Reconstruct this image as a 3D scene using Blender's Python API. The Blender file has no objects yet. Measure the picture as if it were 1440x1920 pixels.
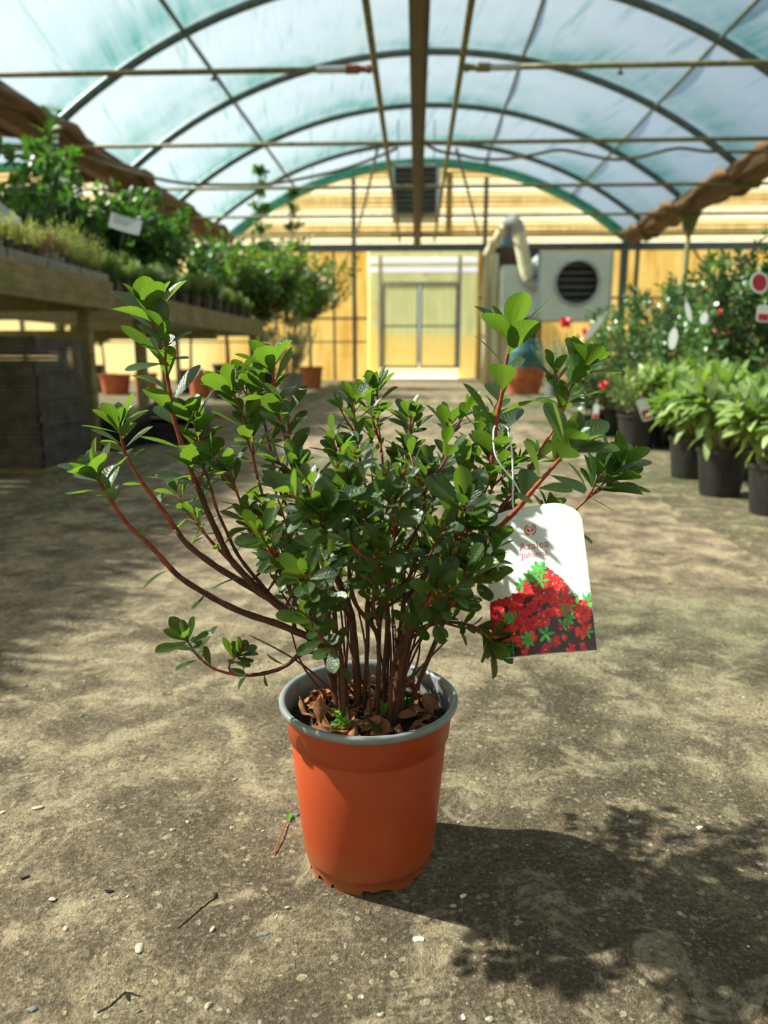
import bpy, bmesh, math, random
from mathutils import Vector, Matrix, noise as mnoise
C = bpy.context
scene = C.scene
COL = scene.collection
R = math.radians
PI = math.pi

# ------------------------------------------------------------------ camera
F = 1400.0
CAMH = 0.654
PITCH, YAW = R(11.7), R(2.41)
cam_data = bpy.data.cameras.new('camera')
cam = bpy.data.objects.new('camera', cam_data); COL.objects.link(cam)
cam.location = (0, 0, CAMH)
cam.rotation_euler = (PI / 2 - PITCH, 0, YAW)
cam_data.sensor_fit = 'VERTICAL'; cam_data.sensor_height = 36.0; cam_data.sensor_width = 27.0
cam_data.lens = 36.0 * F / 1920.0
cam_data.dof.use_dof = True
cam_data.dof.focus_distance = 0.93
cam_data.dof.aperture_fstop = 4.2
cam_data.clip_start = 0.02; cam_data.clip_end = 400
scene.camera = cam
# ------------------------------------------------------------------ light
SUN_AZ, SUN_EL = 13.0, 44.0        # degrees behind the left, degrees up
w = bpy.data.worlds.new('world'); scene.world = w; w.use_nodes = True
nt = w.node_tree; nt.nodes.clear()
bgn = nt.nodes.new('ShaderNodeBackground'); wo = nt.nodes.new('ShaderNodeOutputWorld')
sky = nt.nodes.new('ShaderNodeTexSky'); sky.sky_type = 'NISHITA'; sky.sun_disc = False
sky.sun_elevation = R(SUN_EL); sky.sun_rotation = R(270 + SUN_AZ); sky.air_density = 1.0; sky.dust_density = 1.2
mixw = nt.nodes.new('ShaderNodeMixRGB'); mixw.inputs[0].default_value = 0.45
mixw.inputs[2].default_value = (3.4, 3.55, 3.7, 1)
nt.links.new(sky.outputs[0], mixw.inputs[1]); nt.links.new(mixw.outputs[0], bgn.inputs[0])
bgn.inputs[1].default_value = 0.14
nt.links.new(bgn.outputs[0], wo.inputs[0])
sd = bpy.data.lights.new('sun', 'SUN'); sun = bpy.data.objects.new('sun', sd); COL.objects.link(sun)
sd.energy = 19.0; sd.angle = R(0.9); sd.color = (1.0, 0.87, 0.73)
sdir = Vector((-math.cos(R(SUN_EL)) * math.cos(R(SUN_AZ)), math.cos(R(SUN_EL)) * math.sin(R(SUN_AZ)), math.sin(R(SUN_EL))))
sun.rotation_euler = sdir.to_track_quat('Z', 'Y').to_euler()
sun.location = (-8, 3, 12)
scene.view_settings.view_transform = 'Standard'; scene.view_settings.look = 'None'
scene.view_settings.gamma = 1.0; scene.view_settings.exposure = 0.40
scene.view_settings.use_curve_mapping = False
try:
    scene.cycles.transparent_max_bounces = 24; scene.cycles.max_bounces = 10
    scene.cycles.transmission_bounces = 8; scene.cycles.diffuse_bounces = 4
except Exception: pass

# ------------------------------------------------------------------ projection helpers
RM = cam.rotation_euler.to_matrix()
CP = Vector((0, 0, CAMH))
def ray(px, py): return RM @ Vector(((px - 720) / F, (960 - py) / F, -1.0))
def at(px, py, Y):
    d = ray(px, py); return CP + d * (Y / d.y)
def gr(px, py, z=0.0):
    d = ray(px, py); return CP + d * ((z - CAMH) / d.z)

# ------------------------------------------------------------------ mesh builder
class MB:
    def __init__(s): s.v = []; s.f = []; s.uv = []; s.mi = []; s.hasuv = False
    def add(s, verts, faces, uvs=None, mi=0):
        b = len(s.v); s.v.extend(verts)
        if uvs: s.uv.extend(uvs); s.hasuv = True
        else: s.uv.extend([(0.0, 0.0)] * len(verts))
        for f in faces: s.f.append([b + i for i in f]); s.mi.append(mi)
        return s
    def box(s, c, d, mi=0, M=None):
        x, y, z = d[0] / 2, d[1] / 2, d[2] / 2
        vs = [Vector((sx * x, sy * y, sz * z)) for sz in (-1, 1) for sx, sy in ((-1, -1), (1, -1), (1, 1), (-1, 1))]
        if M: vs = [M @ v for v in vs]
        c = Vector(c)
        return s.add([tuple(v + c) for v in vs], [(3, 2, 1, 0), (4, 5, 6, 7), (0, 1, 5, 4), (1, 2, 6, 5), (2, 3, 7, 6), (3, 0, 4, 7)], mi=mi)
    def b2(s, a, b, mi=0):
        return s.box([(a[i] + b[i]) / 2 for i in range(3)], [abs(a[i] - b[i]) for i in range(3)], mi)
    def tube(s, pts, r, n=8, mi=0, cap=True):
        pts = [Vector(p) for p in pts]; N = len(pts)
        if not hasattr(r, '__len__'): r = [r] * N
        vs = []; prev = None
        for i, p in enumerate(pts):
            t = (pts[min(i + 1, N - 1)] - pts[max(i - 1, 0)])
            if t.length < 1e-9: t = Vector((0, 0, 1))
            t.normalize()
            if prev is None:
                u = t.orthogonal().normalized()
            else:
                u = prev - t * prev.dot(t)
                u = u.normalized() if u.length > 1e-6 else t.orthogonal().normalized()
            prev = u; v2 = t.cross(u)
            for k in range(n):
                a = 2 * PI * k / n
                vs.append(tuple(p + (u * math.cos(a) + v2 * math.sin(a)) * r[i]))
        fs = []
        for i in range(N - 1):
            for k in range(n):
                a = i * n + k; b = i * n + (k + 1) % n
                fs.append((a, b, b + n, a + n))
        if cap: fs.append(tuple(range(n - 1, -1, -1))); fs.append(tuple(range((N - 1) * n, N * n)))
        return s.add(vs, fs, mi=mi)
    def lathe(s, prof, n=48, c=(0, 0, 0), mi=0, fn=None):
        vs = []
        for i, (r, z) in enumerate(prof):
            for k in range(n):
                a = 2 * PI * k / n
                p = Vector((r * math.cos(a), r * math.sin(a), z))
                if fn: p = fn(p, i, a)
                vs.append((p[0] + c[0], p[1] + c[1], p[2] + c[2]))
        fs = []
        for i in range(len(prof) - 1):
            for k in range(n):
                a = i * n + k; b = i * n + (k + 1) % n
                fs.append((a, b, b + n, a + n))
        return s.add(vs, fs, mi=mi)
    def poly(s, pts, mi=0): return s.add([tuple(p) for p in pts], [tuple(range(len(pts)))], mi=mi)
    def prism(s, pts2, y0, y1, mi=0):       # outline in x,z extruded along y
        n = len(pts2)
        vs = [(x, y0, z) for x, z in pts2] + [(x, y1, z) for x, z in pts2]
        fs = [tuple(range(n)), tuple(range(2 * n - 1, n - 1, -1))] + [(i, i + n, (i + 1) % n + n, (i + 1) % n) for i in range(n)]
        return s.add(vs, fs, mi=mi)
    def leaf(s, p, d, n, L, W, prof, curl=0.15, fold=0.18, across=3, wav=0.0, mi=0):
        d = Vector(d).normalized(); n = Vector(n); n = (n - d * n.dot(d))
        n = n.normalized() if n.length > 1e-6 else d.orthogonal().normalized()
        sdv = d.cross(n); p = Vector(p)
        vs = []; uv = []
        js = (-1, 0, 1) if across == 3 else (-1, -0.5, 0, 0.5, 1)
        m = len(js)
        for i, (t, wd) in enumerate(prof):
            x = t * L
            for j in js:
                off = wd * W * 0.5 * j
                h = fold * abs(off) - curl * L * t * t + wav * L * math.sin(t * 9 + j * 2) * abs(j)
                q = p + d * x + sdv * off + n * h
                vs.append(tuple(q)); uv.append((0.5 + 0.5 * j, t))
        fs = []
        for i in range(len(prof) - 1):
            for j in range(m - 1):
                a = i * m + j
                fs.append((a, a + 1, a + 1 + m, a + m))
        return s.add(vs, fs, uv, mi)
    def build(s, name, mat, parent=None, smooth=False, loc=None):
        me = bpy.data.meshes.new(name)
        me.from_pydata([tuple(v) for v in s.v], [], s.f)
        mats = mat if isinstance(mat, (list, tuple)) else [mat]
        for m in mats: me.materials.append(m)
        if len(mats) > 1: me.polygons.foreach_set('material_index', s.mi)
        if s.hasuv:
            ul = me.uv_layers.new(name='UVMap')
            li = [0] * len(me.loops); me.loops.foreach_get('vertex_index', li)
            flat = []
            for i in li: flat.extend(s.uv[i])
            ul.data.foreach_set('uv', flat)
        if smooth: me.polygons.foreach_set('use_smooth', [True] * len(me.polygons))
        me.update()
        o = bpy.data.objects.new(name, me); COL.objects.link(o)
        if parent: o.parent = parent
        if loc: o.location = loc
        return o
def bevel(o, wdt=0.004, seg=2):
    m = o.modifiers.new('bevel', 'BEVEL'); m.width = wdt; m.segments = seg; m.limit_method = 'ANGLE'; return o
def tag(o, label=None, cat=None, group=None, kind=None):
    if label: o['label'] = label
    if cat: o['category'] = cat
    if group: o['group'] = group
    if kind: o['kind'] = kind
    return o
def empty(name, loc=(0, 0, 0), label=None, cat=None, group=None, rz=0.0):
    o = bpy.data.objects.new(name, None); COL.objects.link(o); o.empty_display_size = 0.05
    o.location = loc; o.rotation_euler = (0, 0, rz)
    return tag(o, label, cat, group)
def dup(root, loc, rz=0.0, sc=1.0, label=None, group=None, skip=()):
    r = root.copy(); COL.objects.link(r); r.location = loc; r.rotation_euler = (0, 0, rz)
    r.scale = (sc, sc, sc) if not hasattr(sc, '__len__') else sc
    if label: r['label'] = label
    if group: r['group'] = group
    elif 'group' in r: del r['group']
    for ch in list(root.children):
        if ch.name.split('.')[0] in skip: continue
        c = ch.copy(); COL.objects.link(c); c.parent = r
        for g in ch.children:
            e = g.copy(); COL.objects.link(e); e.parent = c
    return r
def smoothpath(pts, n=6):
    pts = [Vector(p) for p in pts]; out = []
    for i in range(len(pts) - 1):
        p0 = pts[max(i - 1, 0)]; p1 = pts[i]; p2 = pts[i + 1]; p3 = pts[min(i + 2, len(pts) - 1)]
        for k in range(n):
            t = k / n
            out.append(0.5 * ((2 * p1) + (p2 - p0) * t + (2 * p0 - 5 * p1 + 4 * p2 - p3) * t * t + (3 * p1 - p0 - 3 * p2 + p3) * t ** 3))
    out.append(pts[-1]); return out

# ------------------------------------------------------------------ materials
def srgb(r, g, b):
    f = lambda c: (c / 255 / 12.92) if c / 255 <= 0.04045 else ((c / 255 + 0.055) / 1.055) ** 2.4
    return (f(r), f(g), f(b), 1.0)
class NT:
    def __init__(s, name):
        s.m = bpy.data.materials.new(name); s.m.use_nodes = True; s.t = s.m.node_tree; s.t.nodes.clear()
        s.out = s.t.nodes.new('ShaderNodeOutputMaterial')
    def n(s, typ, ins=None, **kw):
        nd = s.t.nodes.new('ShaderNode' + typ)
        for k, v in kw.items(): setattr(nd, k, v)
        for k, v in (ins or {}).items():
            if hasattr(v, 'is_output') : s.t.links.new(v, nd.inputs[k])
            else: nd.inputs[k].default_value = v
        return nd
    def l(s, a, b): s.t.links.new(a, b)
    def ramp(s, fac, stops, interp='LINEAR'):
        r = s.n('ValToRGB', {0: fac}); cr = r.color_ramp; cr.interpolation = interp
        while len(cr.elements) < len(stops): cr.elements.new(0.5)
        for e, (p, c) in zip(cr.elements, stops): e.position = p; e.color = c if len(c) == 4 else (*c, 1)
        return r.outputs[0]
    def mix(s, fac, a, b, blend='MIX'):
        nd = s.n('MixRGB', {0: fac, 1: a, 2: b}, blend_type=blend); return nd.outputs[0]
    def math(s, op, a, b=0.0): return s.n('Math', {0: a, 1: b}, operation=op).outputs[0]
    def coord(s, kind='Object', scale=(1, 1, 1), rot=(0, 0, 0)):
        tc = s.n('TexCoord'); mp = s.n('Mapping', {'Vector': tc.outputs[kind], 'Scale': scale, 'Rotation': rot}); return mp.outputs[0]
    def noise(s, vec, scale, detail=4, rough=0.55, dist=0.0):
        return s.n('TexNoise', {'Vector': vec, 'Scale': scale, 'Detail': detail, 'Roughness': rough, 'Distortion': dist}).outputs['Fac']
    def bump(s, h, st=0.3, dist=0.01): return s.n('Bump', {'Height': h, 'Strength': st, 'Distance': dist}).outputs[0]
G4 = lambda v: (v, v, v, 1)
def simple(name, c1, c2=None, rough=0.5, scale=6, metal=0.0, bump=0.15, stretch=(1, 1, 1), spec=0.5, bd=0.004, coord='Object', detail=5):
    k = NT(name); vec = k.coord(coord, stretch)
    nz = k.noise(vec, scale, detail, 0.6)
    if c2 is None: c2 = tuple(min(1, x * 1.25) for x in c1[:3]) + (1,)
    col = k.ramp(nz, [(0.32, c1), (0.68, c2)])
    nz2 = k.noise(vec, scale * 6, 3, 0.6)
    p = k.n('BsdfPrincipled', {'Base Color': col, 'Roughness': rough, 'Metallic': metal, 'Specular IOR Level': spec})
    if bump: k.l(k.bump(nz2, bump, bd), p.inputs['Normal'])
    k.l(p.outputs[0], k.out.inputs[0]); return k.m
def leafmat(name, dark, light, trans, rib=(0.25, 0.06, 0.02, 1), rough=0.35, veins=True, tfac=0.35, spec=0.5, edge=None, under=None):
    k = NT(name); uvn = k.n('UVMap'); sep = k.n('SeparateXYZ', {0: uvn.outputs[0]})
    rnd = k.n('NewGeometry').outputs['Random Per Island']
    base = k.mix(rnd, dark, light)
    au = k.math('ABSOLUTE', k.math('SUBTRACT', sep.outputs[0], 0.5))
    rb = k.ramp(au, [(0.0, G4(1)), (0.035, G4(0))])
    fade = k.ramp(sep.outputs[1], [(0.0, G4(1)), (0.55, G4(0.55)), (0.95, G4(0.0))])
    ribf = k.math('MULTIPLY', rb, fade)
    vein = None
    if veins:
        vv = k.math('ADD', k.math('MULTIPLY', sep.outputs[1], 9.0), k.math('MULTIPLY', au, -6.0))
        nz = k.noise(k.coord('Object'), 140, 2)
        vv = k.math('ADD', vv, k.math('MULTIPLY', nz, 0.8))
        vein = k.ramp(k.math('PINGPONG', vv, 0.5), [(0.0, G4(1)), (0.14, G4(0))])
        base = k.mix(k.math('MULTIPLY', vein, 0.55), base, light)
    base = k.mix(ribf, base, rib)
    tcol = k.mix(rnd, trans, tuple(min(1, x * 1.35) for x in trans[:3]) + (1,))
    if vein is not None: tcol = k.mix(k.math('MULTIPLY', vein, 0.6), tcol, tuple(min(1, x * 1.8) for x in trans[:3]) + (1,))
    tcol = k.mix(ribf, tcol, rib)
    if under:
        bf = k.n('NewGeometry').outputs['Backfacing']
        base = k.mix(bf, base, under)
    p = k.n('BsdfPrincipled', {'Base Color': base, 'Roughness': rough, 'Specular IOR Level': spec})
    hb = k.noise(k.coord('Object'), 320, 2)
    k.l(k.bump(k.math('ADD', hb, k.math('MULTIPLY', vein, -0.5)) if vein is not None else hb, 0.35, 0.0012), p.inputs['Normal'])
    t = k.n('BsdfTranslucent', {'Color': tcol})
    mx = k.n('MixShader', {0: tfac, 1: p.outputs[0], 2: t.outputs[0]})
    k.l(mx.outputs[0], k.out.inputs[0]); return k.m

M = {}
M['leaf'] = leafmat('azalea_leaf', srgb(24, 48, 22), srgb(52, 78, 36), srgb(104, 136, 34), rib=srgb(130, 56, 32), rough=0.36, tfac=0.40, under=srgb(52, 92, 44))
M['leaf_young'] = leafmat('young_leaf', srgb(70, 130, 40), srgb(110, 170, 60), srgb(150, 200, 60), rough=0.4, tfac=0.4)
M['bark'] = simple('azalea_bark', srgb(58, 32, 22), srgb(104, 58, 38), rough=0.7, scale=90, bump=0.6, stretch=(1, 1, 0.35), bd=0.002)
M['twig'] = simple('azalea_twig', srgb(120, 46, 28), srgb(172, 78, 46), rough=0.6, scale=120, bump=0.5, bd=0.0015)
M['bud'] = simple('azalea_bud', srgb(130, 50, 34), srgb(170, 110, 50), rough=0.6, scale=90, bump=0.4, bd=0.001)
# terracotta coloured plastic with faint specks
k = NT('orange_plastic'); vec = k.coord('Object')
nz = k.noise(vec, 9, 5); sp = k.n('TexVoronoi', {'Vector': vec, 'Scale': 75.0}, feature='F1')
c = k.ramp(nz, [(0.3, srgb(156, 60, 28)), (0.7, srgb(170, 70, 34))])
c = k.mix(k.ramp(sp.outputs['Distance'], [(0.0, G4(0.9)), (0.045, G4(0))]), c, srgb(90, 40, 20))
sz = k.n('SeparateXYZ', {0: vec})
low = k.ramp(k.math('ADD', sz.outputs[2], k.math('MULTIPLY', nz, 0.05)), [(0.02, G4(0.55)), (0.085, G4(0))])
c = k.mix(low, c, srgb(140, 100, 60))
p = k.n('BsdfPrincipled', {'Base Color': c, 'Roughness': 0.42, 'Specular IOR Level': 0.4})
k.l(k.bump(k.noise(vec, 160, 3), 0.12, 0.001), p.inputs['Normal']); k.l(p.outputs[0], k.out.inputs[0]); M['orange'] = k.m
M['rim'] = simple('grey_plastic', srgb(112, 116, 120), srgb(134, 138, 142), rough=0.4, scale=20, bump=0.05, bd=0.001)
M['potin'] = simple('pot_inside', srgb(92, 92, 92), srgb(120, 118, 114), rough=0.5, scale=12)
M['soil'] = simple('dark_soil', srgb(26, 18, 12), srgb(58, 42, 30), rough=0.95, scale=40, bump=0.9, bd=0.006)
M['dry'] = leafmat('dry_leaf', srgb(104, 58, 36), srgb(176, 122, 84), srgb(150, 80, 40), rib=srgb(120, 80, 50), rough=0.8, veins=False, tfac=0.15, spec=0.2)
M['moss'] = simple('moss', srgb(50, 92, 22), srgb(96, 150, 40), rough=0.9, scale=60, bump=0.8, bd=0.004)
k = NT('white_card'); p = k.n('BsdfPrincipled', {'Base Color': srgb(240, 241, 240), 'Roughness': 0.35}); tr = k.n('BsdfTranslucent', {'Color': srgb(240, 240, 236)})
k.l(k.n('MixShader', {0: 0.22, 1: p.outputs[0], 2: tr.outputs[0]}).outputs[0], k.out.inputs[0]); M['white_card'] = k.m
M['string'] = simple('white_string', srgb(215, 215, 225), rough=0.6)
M['print_red'] = simple('print_red', srgb(200, 24, 40), srgb(226, 50, 58), rough=0.35, scale=60, bump=0, coord='Object')
M['print_crimson'] = simple('print_crimson', srgb(165, 20, 48), srgb(196, 40, 66), rough=0.35, scale=60, bump=0)
M['print_scarlet'] = simple('print_scarlet', srgb(226, 44, 34), srgb(238, 76, 56), rough=0.35, scale=60, bump=0)
M['print_green'] = simple('print_green', srgb(40, 140, 60), srgb(110, 190, 90), rough=0.35, scale=80, bump=0)
M['print_dark'] = simple('print_dark_green', srgb(38, 56, 46), srgb(96, 40, 48), rough=0.35, scale=90, bump=0)
M['print_yellow'] = simple('print_yellow', srgb(230, 190, 80), rough=0.35, bump=0)
M['print_pink'] = simple('print_pink', srgb(205, 96, 124), rough=0.35, bump=0)
M['black_pot'] = simple('black_plastic', srgb(22, 22, 24), srgb(40, 40, 42), rough=0.42, scale=14, bump=0.1)
M['grey_pot'] = simple('grey_pot', srgb(96, 98, 100), srgb(126, 126, 126), rough=0.5, scale=14)
M['terracotta'] = simple('terracotta', srgb(150, 74, 42), srgb(186, 104, 66), rough=0.7, scale=10)
M['teal'] = simple('teal_plastic', srgb(30, 84, 84), srgb(44, 104, 100), rough=0.5, scale=4)
# wood
k = NT('mossy_timber'); vec = k.coord('Object', (6, 0.7, 6))
n1 = k.noise(vec, 5, 6, 0.65); n2 = k.noise(k.coord('Object'), 3.5, 4)
c = k.ramp(n1, [(0.3, srgb(96, 88, 60)), (0.7, srgb(150, 138, 100))])
c = k.mix(k.ramp(n2, [(0.45, G4(0)), (0.65, G4(0.75))]), c, srgb(96, 100, 42))
p = k.n('BsdfPrincipled', {'Base Color': c, 'Roughness': 0.85}); k.l(k.bump(n1, 0.5, 0.004), p.inputs['Normal']); k.l(p.outputs[0], k.out.inputs[0]); M['wood'] = k.m
M['gutter'] = simple('rusty_gutter', srgb(72, 52, 34), srgb(112, 84, 54), rough=0.8, scale=3, stretch=(3, .6, 3), bump=0.5)
M['hoop'] = simple('grey_steel', srgb(70, 82, 88), srgb(98, 110, 114), rough=0.45, scale=8, metal=0.3)
M['slate'] = simple('slate_steel', srgb(66, 76, 84), srgb(86, 96, 104), rough=0.55, scale=6)
M['algae_pipe'] = simple('algae_pipe', srgb(82, 80, 46), srgb(126, 118, 80), rough=0.6, scale=9, bump=0.4)
M['post'] = simple('algae_post', srgb(72, 76, 40), srgb(104, 102, 62), rough=0.75, scale=7, bump=0.4)
M['rust'] = simple('rusty_fitting', srgb(96, 40, 26), srgb(140, 80, 56), rough=0.7, scale=40)
M['hose'] = simple('brown_hose', srgb(66, 60, 42), srgb(92, 84, 60), rough=0.6, scale=9)
M['beam'] = simple('weathered_beam', srgb(86, 74, 56), srgb(116, 104, 84), rough=0.8, scale=5, stretch=(6, .5, 6), bump=0.4)
M['galv'] = simple('galvanised', srgb(150, 156, 158), srgb(178, 184, 186), rough=0.4, scale=4, metal=0.4)
M['dark'] = simple('dark_metal', srgb(34, 34, 36), srgb(50, 50, 52), rough=0.5, scale=8)
M['louvre'] = simple('louvre_metal', srgb(84, 86, 86), srgb(110, 112, 112), rough=0.5, scale=8)
M['brown'] = simple('brown_cabinet', srgb(64, 44, 34), srgb(84, 60, 46), rough=0.7, scale=4)
M['duct'] = simple('duct_fabric', srgb(140, 142, 146), srgb(176, 176, 174), rough=0.6, scale=5)
M['duct_y'] = simple('yellowed_duct', srgb(200, 196, 160), srgb(216, 214, 190), rough=0.6, scale=5)
M['sheet'] = simple('beige_sheet', srgb(170, 158, 120), srgb(206, 196, 160), rough=0.7, scale=2, stretch=(4, 4, .4))
M['concrete'] = simple('pale_concrete', srgb(214, 206, 190), srgb(232, 226, 212), rough=0.9, scale=5)
M['paper'] = simple('paper', srgb(206, 210, 214), srgb(220, 222, 226), rough=0.6, scale=6, bump=0)
M['red'] = simple('red_petal', srgb(200, 14, 34), srgb(226, 30, 50), rough=0.5, scale=30)
M['pink'] = simple('pink_petal', srgb(226, 110, 140), srgb(240, 170, 180), rough=0.5, scale=30)
M['cane'] = simple('green_cane', srgb(10, 96, 50), srgb(20, 116, 64), rough=0.4)
M['pebble'] = simple('pebble', srgb(120, 112, 98), srgb(186, 176, 154), rough=0.7, scale=60)
M['pebble_white'] = simple('pale_pebble', srgb(196, 186, 160), srgb(222, 214, 190), rough=0.6, scale=60)
M['pebble_grey'] = simple('grey_pebble', srgb(78, 80, 82), srgb(120, 120, 118), rough=0.6, scale=60)
# foliage for the background
M['rhodo'] = leafmat('rhododendron_leaf', srgb(84, 118, 56), srgb(158, 176, 110), srgb(130, 160, 50), rib=srgb(150, 180, 90), rough=0.4, veins=False, tfac=0.35)
M['camellia'] = leafmat('camellia_leaf', srgb(38, 72, 38), srgb(88, 122, 72), srgb(100, 146, 50), rib=srgb(80, 110, 60), rough=0.28, veins=False, tfac=0.25, spec=0.8)
M['pieris'] = leafmat('small_green_leaf', srgb(70, 98, 50), srgb(150, 166, 106), srgb(130, 160, 60), rib=srgb(120, 150, 80), rough=0.4, veins=False, tfac=0.3)
M['silver'] = leafmat('silver_leaf', srgb(138, 146, 120), srgb(206, 204, 170), srgb(170, 180, 120), rib=srgb(170, 175, 140), rough=0.6, veins=False, tfac=0.3)
M['citrus'] = leafmat('citrus_leaf', srgb(34, 62, 28), srgb(74, 104, 48), srgb(96, 136, 34), rib=srgb(100, 140, 60), rough=0.35, veins=False, tfac=0.45)
M['bright'] = leafmat('bright_leaf', srgb(84, 130, 34), srgb(130, 170, 52), srgb(150, 190, 40), rib=srgb(140, 180, 60), rough=0.4, veins=False, tfac=0.5)
M['vine'] = leafmat('vine_leaf', srgb(26, 58, 28), srgb(60, 98, 44), srgb(90, 140, 40), rib=srgb(80, 110, 60), rough=0.4, veins=False, tfac=0.35)
M['thyme'] = leafmat('thyme_leaf', srgb(128, 146, 66), srgb(206, 206, 124), srgb(190, 200, 90), rib=srgb(120, 140, 80), rough=0.6, veins=False, tfac=0.35)
M['thyme2'] = leafmat('brown_thyme', srgb(110, 84, 60), srgb(146, 120, 84), srgb(140, 110, 70), rib=srgb(120, 100, 60), rough=0.6, veins=False, tfac=0.3)
M['ystem'] = simple('green_stem', srgb(116, 130, 50), srgb(160, 160, 76), rough=0.6, scale=30)
M['bstem'] = simple('brown_stem', srgb(74, 58, 42), srgb(110, 90, 66), rough=0.8, scale=30)

# roof film: translucent, with long fold streaks, tinted teal in bands before each hoop
def film(name, tint=0.0):
    k = NT(name); uvn = k.n('UVMap'); sep = k.n('SeparateXYZ', {0: uvn.outputs[0]})
    u, v = sep.outputs[0], sep.outputs[1]
    skew = k.math('ADD', k.math('MULTIPLY', u, 1.0), k.math('MULTIPLY', v, 0.16))
    cmb = k.n('CombineXYZ', {0: k.math('MULTIPLY', skew, 5.0), 1: k.math('MULTIPLY', v, 0.35), 2: 0.0}).outputs[0]
    fold = k.noise(cmb, 1.0, 5, 0.62)
    cm2 = k.n('CombineXYZ', {0: k.math('MULTIPLY', skew, 22.0), 1: k.math('MULTIPLY', v, 1.1), 2: 3.0}).outputs[0]
    fine = k.noise(cm2, 1.0, 4, 0.6)
    big = k.noise(k.n('CombineXYZ', {0: u, 1: v, 2: 7.0}).outputs[0], 0.55, 3)
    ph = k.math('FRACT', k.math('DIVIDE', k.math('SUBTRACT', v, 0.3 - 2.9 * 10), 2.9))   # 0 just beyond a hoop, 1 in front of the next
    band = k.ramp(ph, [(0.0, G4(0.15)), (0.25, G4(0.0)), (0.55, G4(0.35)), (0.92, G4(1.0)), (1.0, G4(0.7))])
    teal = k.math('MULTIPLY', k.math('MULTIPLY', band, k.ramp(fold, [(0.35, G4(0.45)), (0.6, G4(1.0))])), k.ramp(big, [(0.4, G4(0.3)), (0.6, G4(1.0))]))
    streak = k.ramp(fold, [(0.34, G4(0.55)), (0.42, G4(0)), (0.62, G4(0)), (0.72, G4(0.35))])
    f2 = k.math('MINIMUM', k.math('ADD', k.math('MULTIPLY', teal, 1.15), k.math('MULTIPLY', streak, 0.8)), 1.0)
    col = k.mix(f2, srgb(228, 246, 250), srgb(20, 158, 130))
    col = k.mix(k.math('MULTIPLY', fine, 0.35), col, srgb(150, 205, 205))
    side = k.ramp(k.math('MULTIPLY', u, 1.0), [(0.35, G4(0)), (0.9, G4(0.5))])
    dc = k.mix(1.0, col, G4(0.34), 'MULTIPLY')
    tr = k.n('BsdfTranslucent', {'Color': dc}); df = k.n('BsdfDiffuse', {'Color': dc})
    m1 = k.n('MixShader', {0: 0.25, 1: tr.outputs[0], 2: df.outputs[0]})
    tp = k.n('BsdfTransparent', {'Color': k.mix(0.35, col, (1, 1, 1, 1))})
    m2 = k.n('MixShader', {0: k.math('ADD', 0.50, k.math('MULTIPLY', fine, 0.12)), 1: m1.outputs[0], 2: tp.outputs[0]})
    k.l(m2.outputs[0], k.out.inputs[0]); return k.m
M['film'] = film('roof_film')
def sheetmat(name, kind):
    k = NT(name); vec = k.coord('Object'); sep = k.n('SeparateXYZ', {0: vec})
    z = sep.outputs[2]
    v1 = k.noise(k.coord('Object', (3.5, 3.5, 0.5)), 1.6, 5, 0.65); v2 = k.noise(vec, 0.8, 4); v3 = k.noise(vec, 9, 5, .7)
    if kind == 'upper':
        b = k.math('ADD', k.math('MULTIPLY', z, 1.30), k.math('MULTIPLY', v2, 0.12))
        bd = k.math('PINGPONG', b, 0.5)
        c = k.ramp(bd, [(0.12, srgb(246, 244, 228)), (0.28, srgb(208, 190, 138)), (0.42, srgb(172, 150, 98))])
        c = k.mix(k.ramp(v1, [(0.4, G4(0)), (0.75, G4(0.6))]), c, srgb(224, 210, 160))
        c = k.mix(k.ramp(z, [(0.0, G4(0.0)), (1.0, G4(0.0))]), c, srgb(240, 236, 214))
    elif kind == 'lower':
        c = k.ramp(v1, [(0.25, srgb(206, 182, 118)), (0.5, srgb(228, 212, 162)), (0.75, srgb(238, 228, 190))])
        c = k.mix(k.ramp(v3, [(0.45, G4(0)), (0.8, G4(0.35))]), c, srgb(196, 168, 104))
        c = k.mix(k.ramp(k.math('ADD', k.math('MULTIPLY', sep.outputs[0], 0.2), 1.3), [(0.0, G4(0.75)), (0.25, G4(0.0))]), c, srgb(246, 242, 214))
    elif kind == 'side':
        c = k.ramp(v1, [(0.28, srgb(214, 196, 130)), (0.5, srgb(236, 226, 178)), (0.72, srgb(244, 238, 208))])
    else:
        c = k.ramp(v1, [(0.3, srgb(192, 200, 168)), (0.7, srgb(212, 216, 194))])
        c = k.mix(k.ramp(k.math('ADD', k.math('MULTIPLY', z, 0.4), k.math('MULTIPLY', v2, 0.35)), [(0.0, G4(0.45)), (0.5, G4(0.75)), (0.68, G4(0.6)), (0.74, G4(0))]), c, srgb(222, 206, 150))
    tr = k.n('BsdfTranslucent', {'Color': c}); df = k.n('BsdfPrincipled', {'Base Color': c, 'Roughness': 0.4})
    m1 = k.n('MixShader', {0: 0.22, 1: tr.outputs[0], 2: df.outputs[0]})
    k.l(m1.outputs[0], k.out.inputs[0]); return k.m
for kk in ('upper', 'lower', 'side', 'door'): M['w_' + kk] = sheetmat('polycarbonate_' + kk, kk)
k = NT('clear_strip'); tr = k.n('BsdfTranslucent', {'Color': srgb(232, 238, 255)}); df = k.n('BsdfDiffuse', {'Color': srgb(225, 232, 250)})
k.l(k.n('MixShader', {0: 0.3, 1: tr.outputs[0], 2: df.outputs[0]}).outputs[0], k.out.inputs[0]); M['w_white'] = k.m

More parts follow.
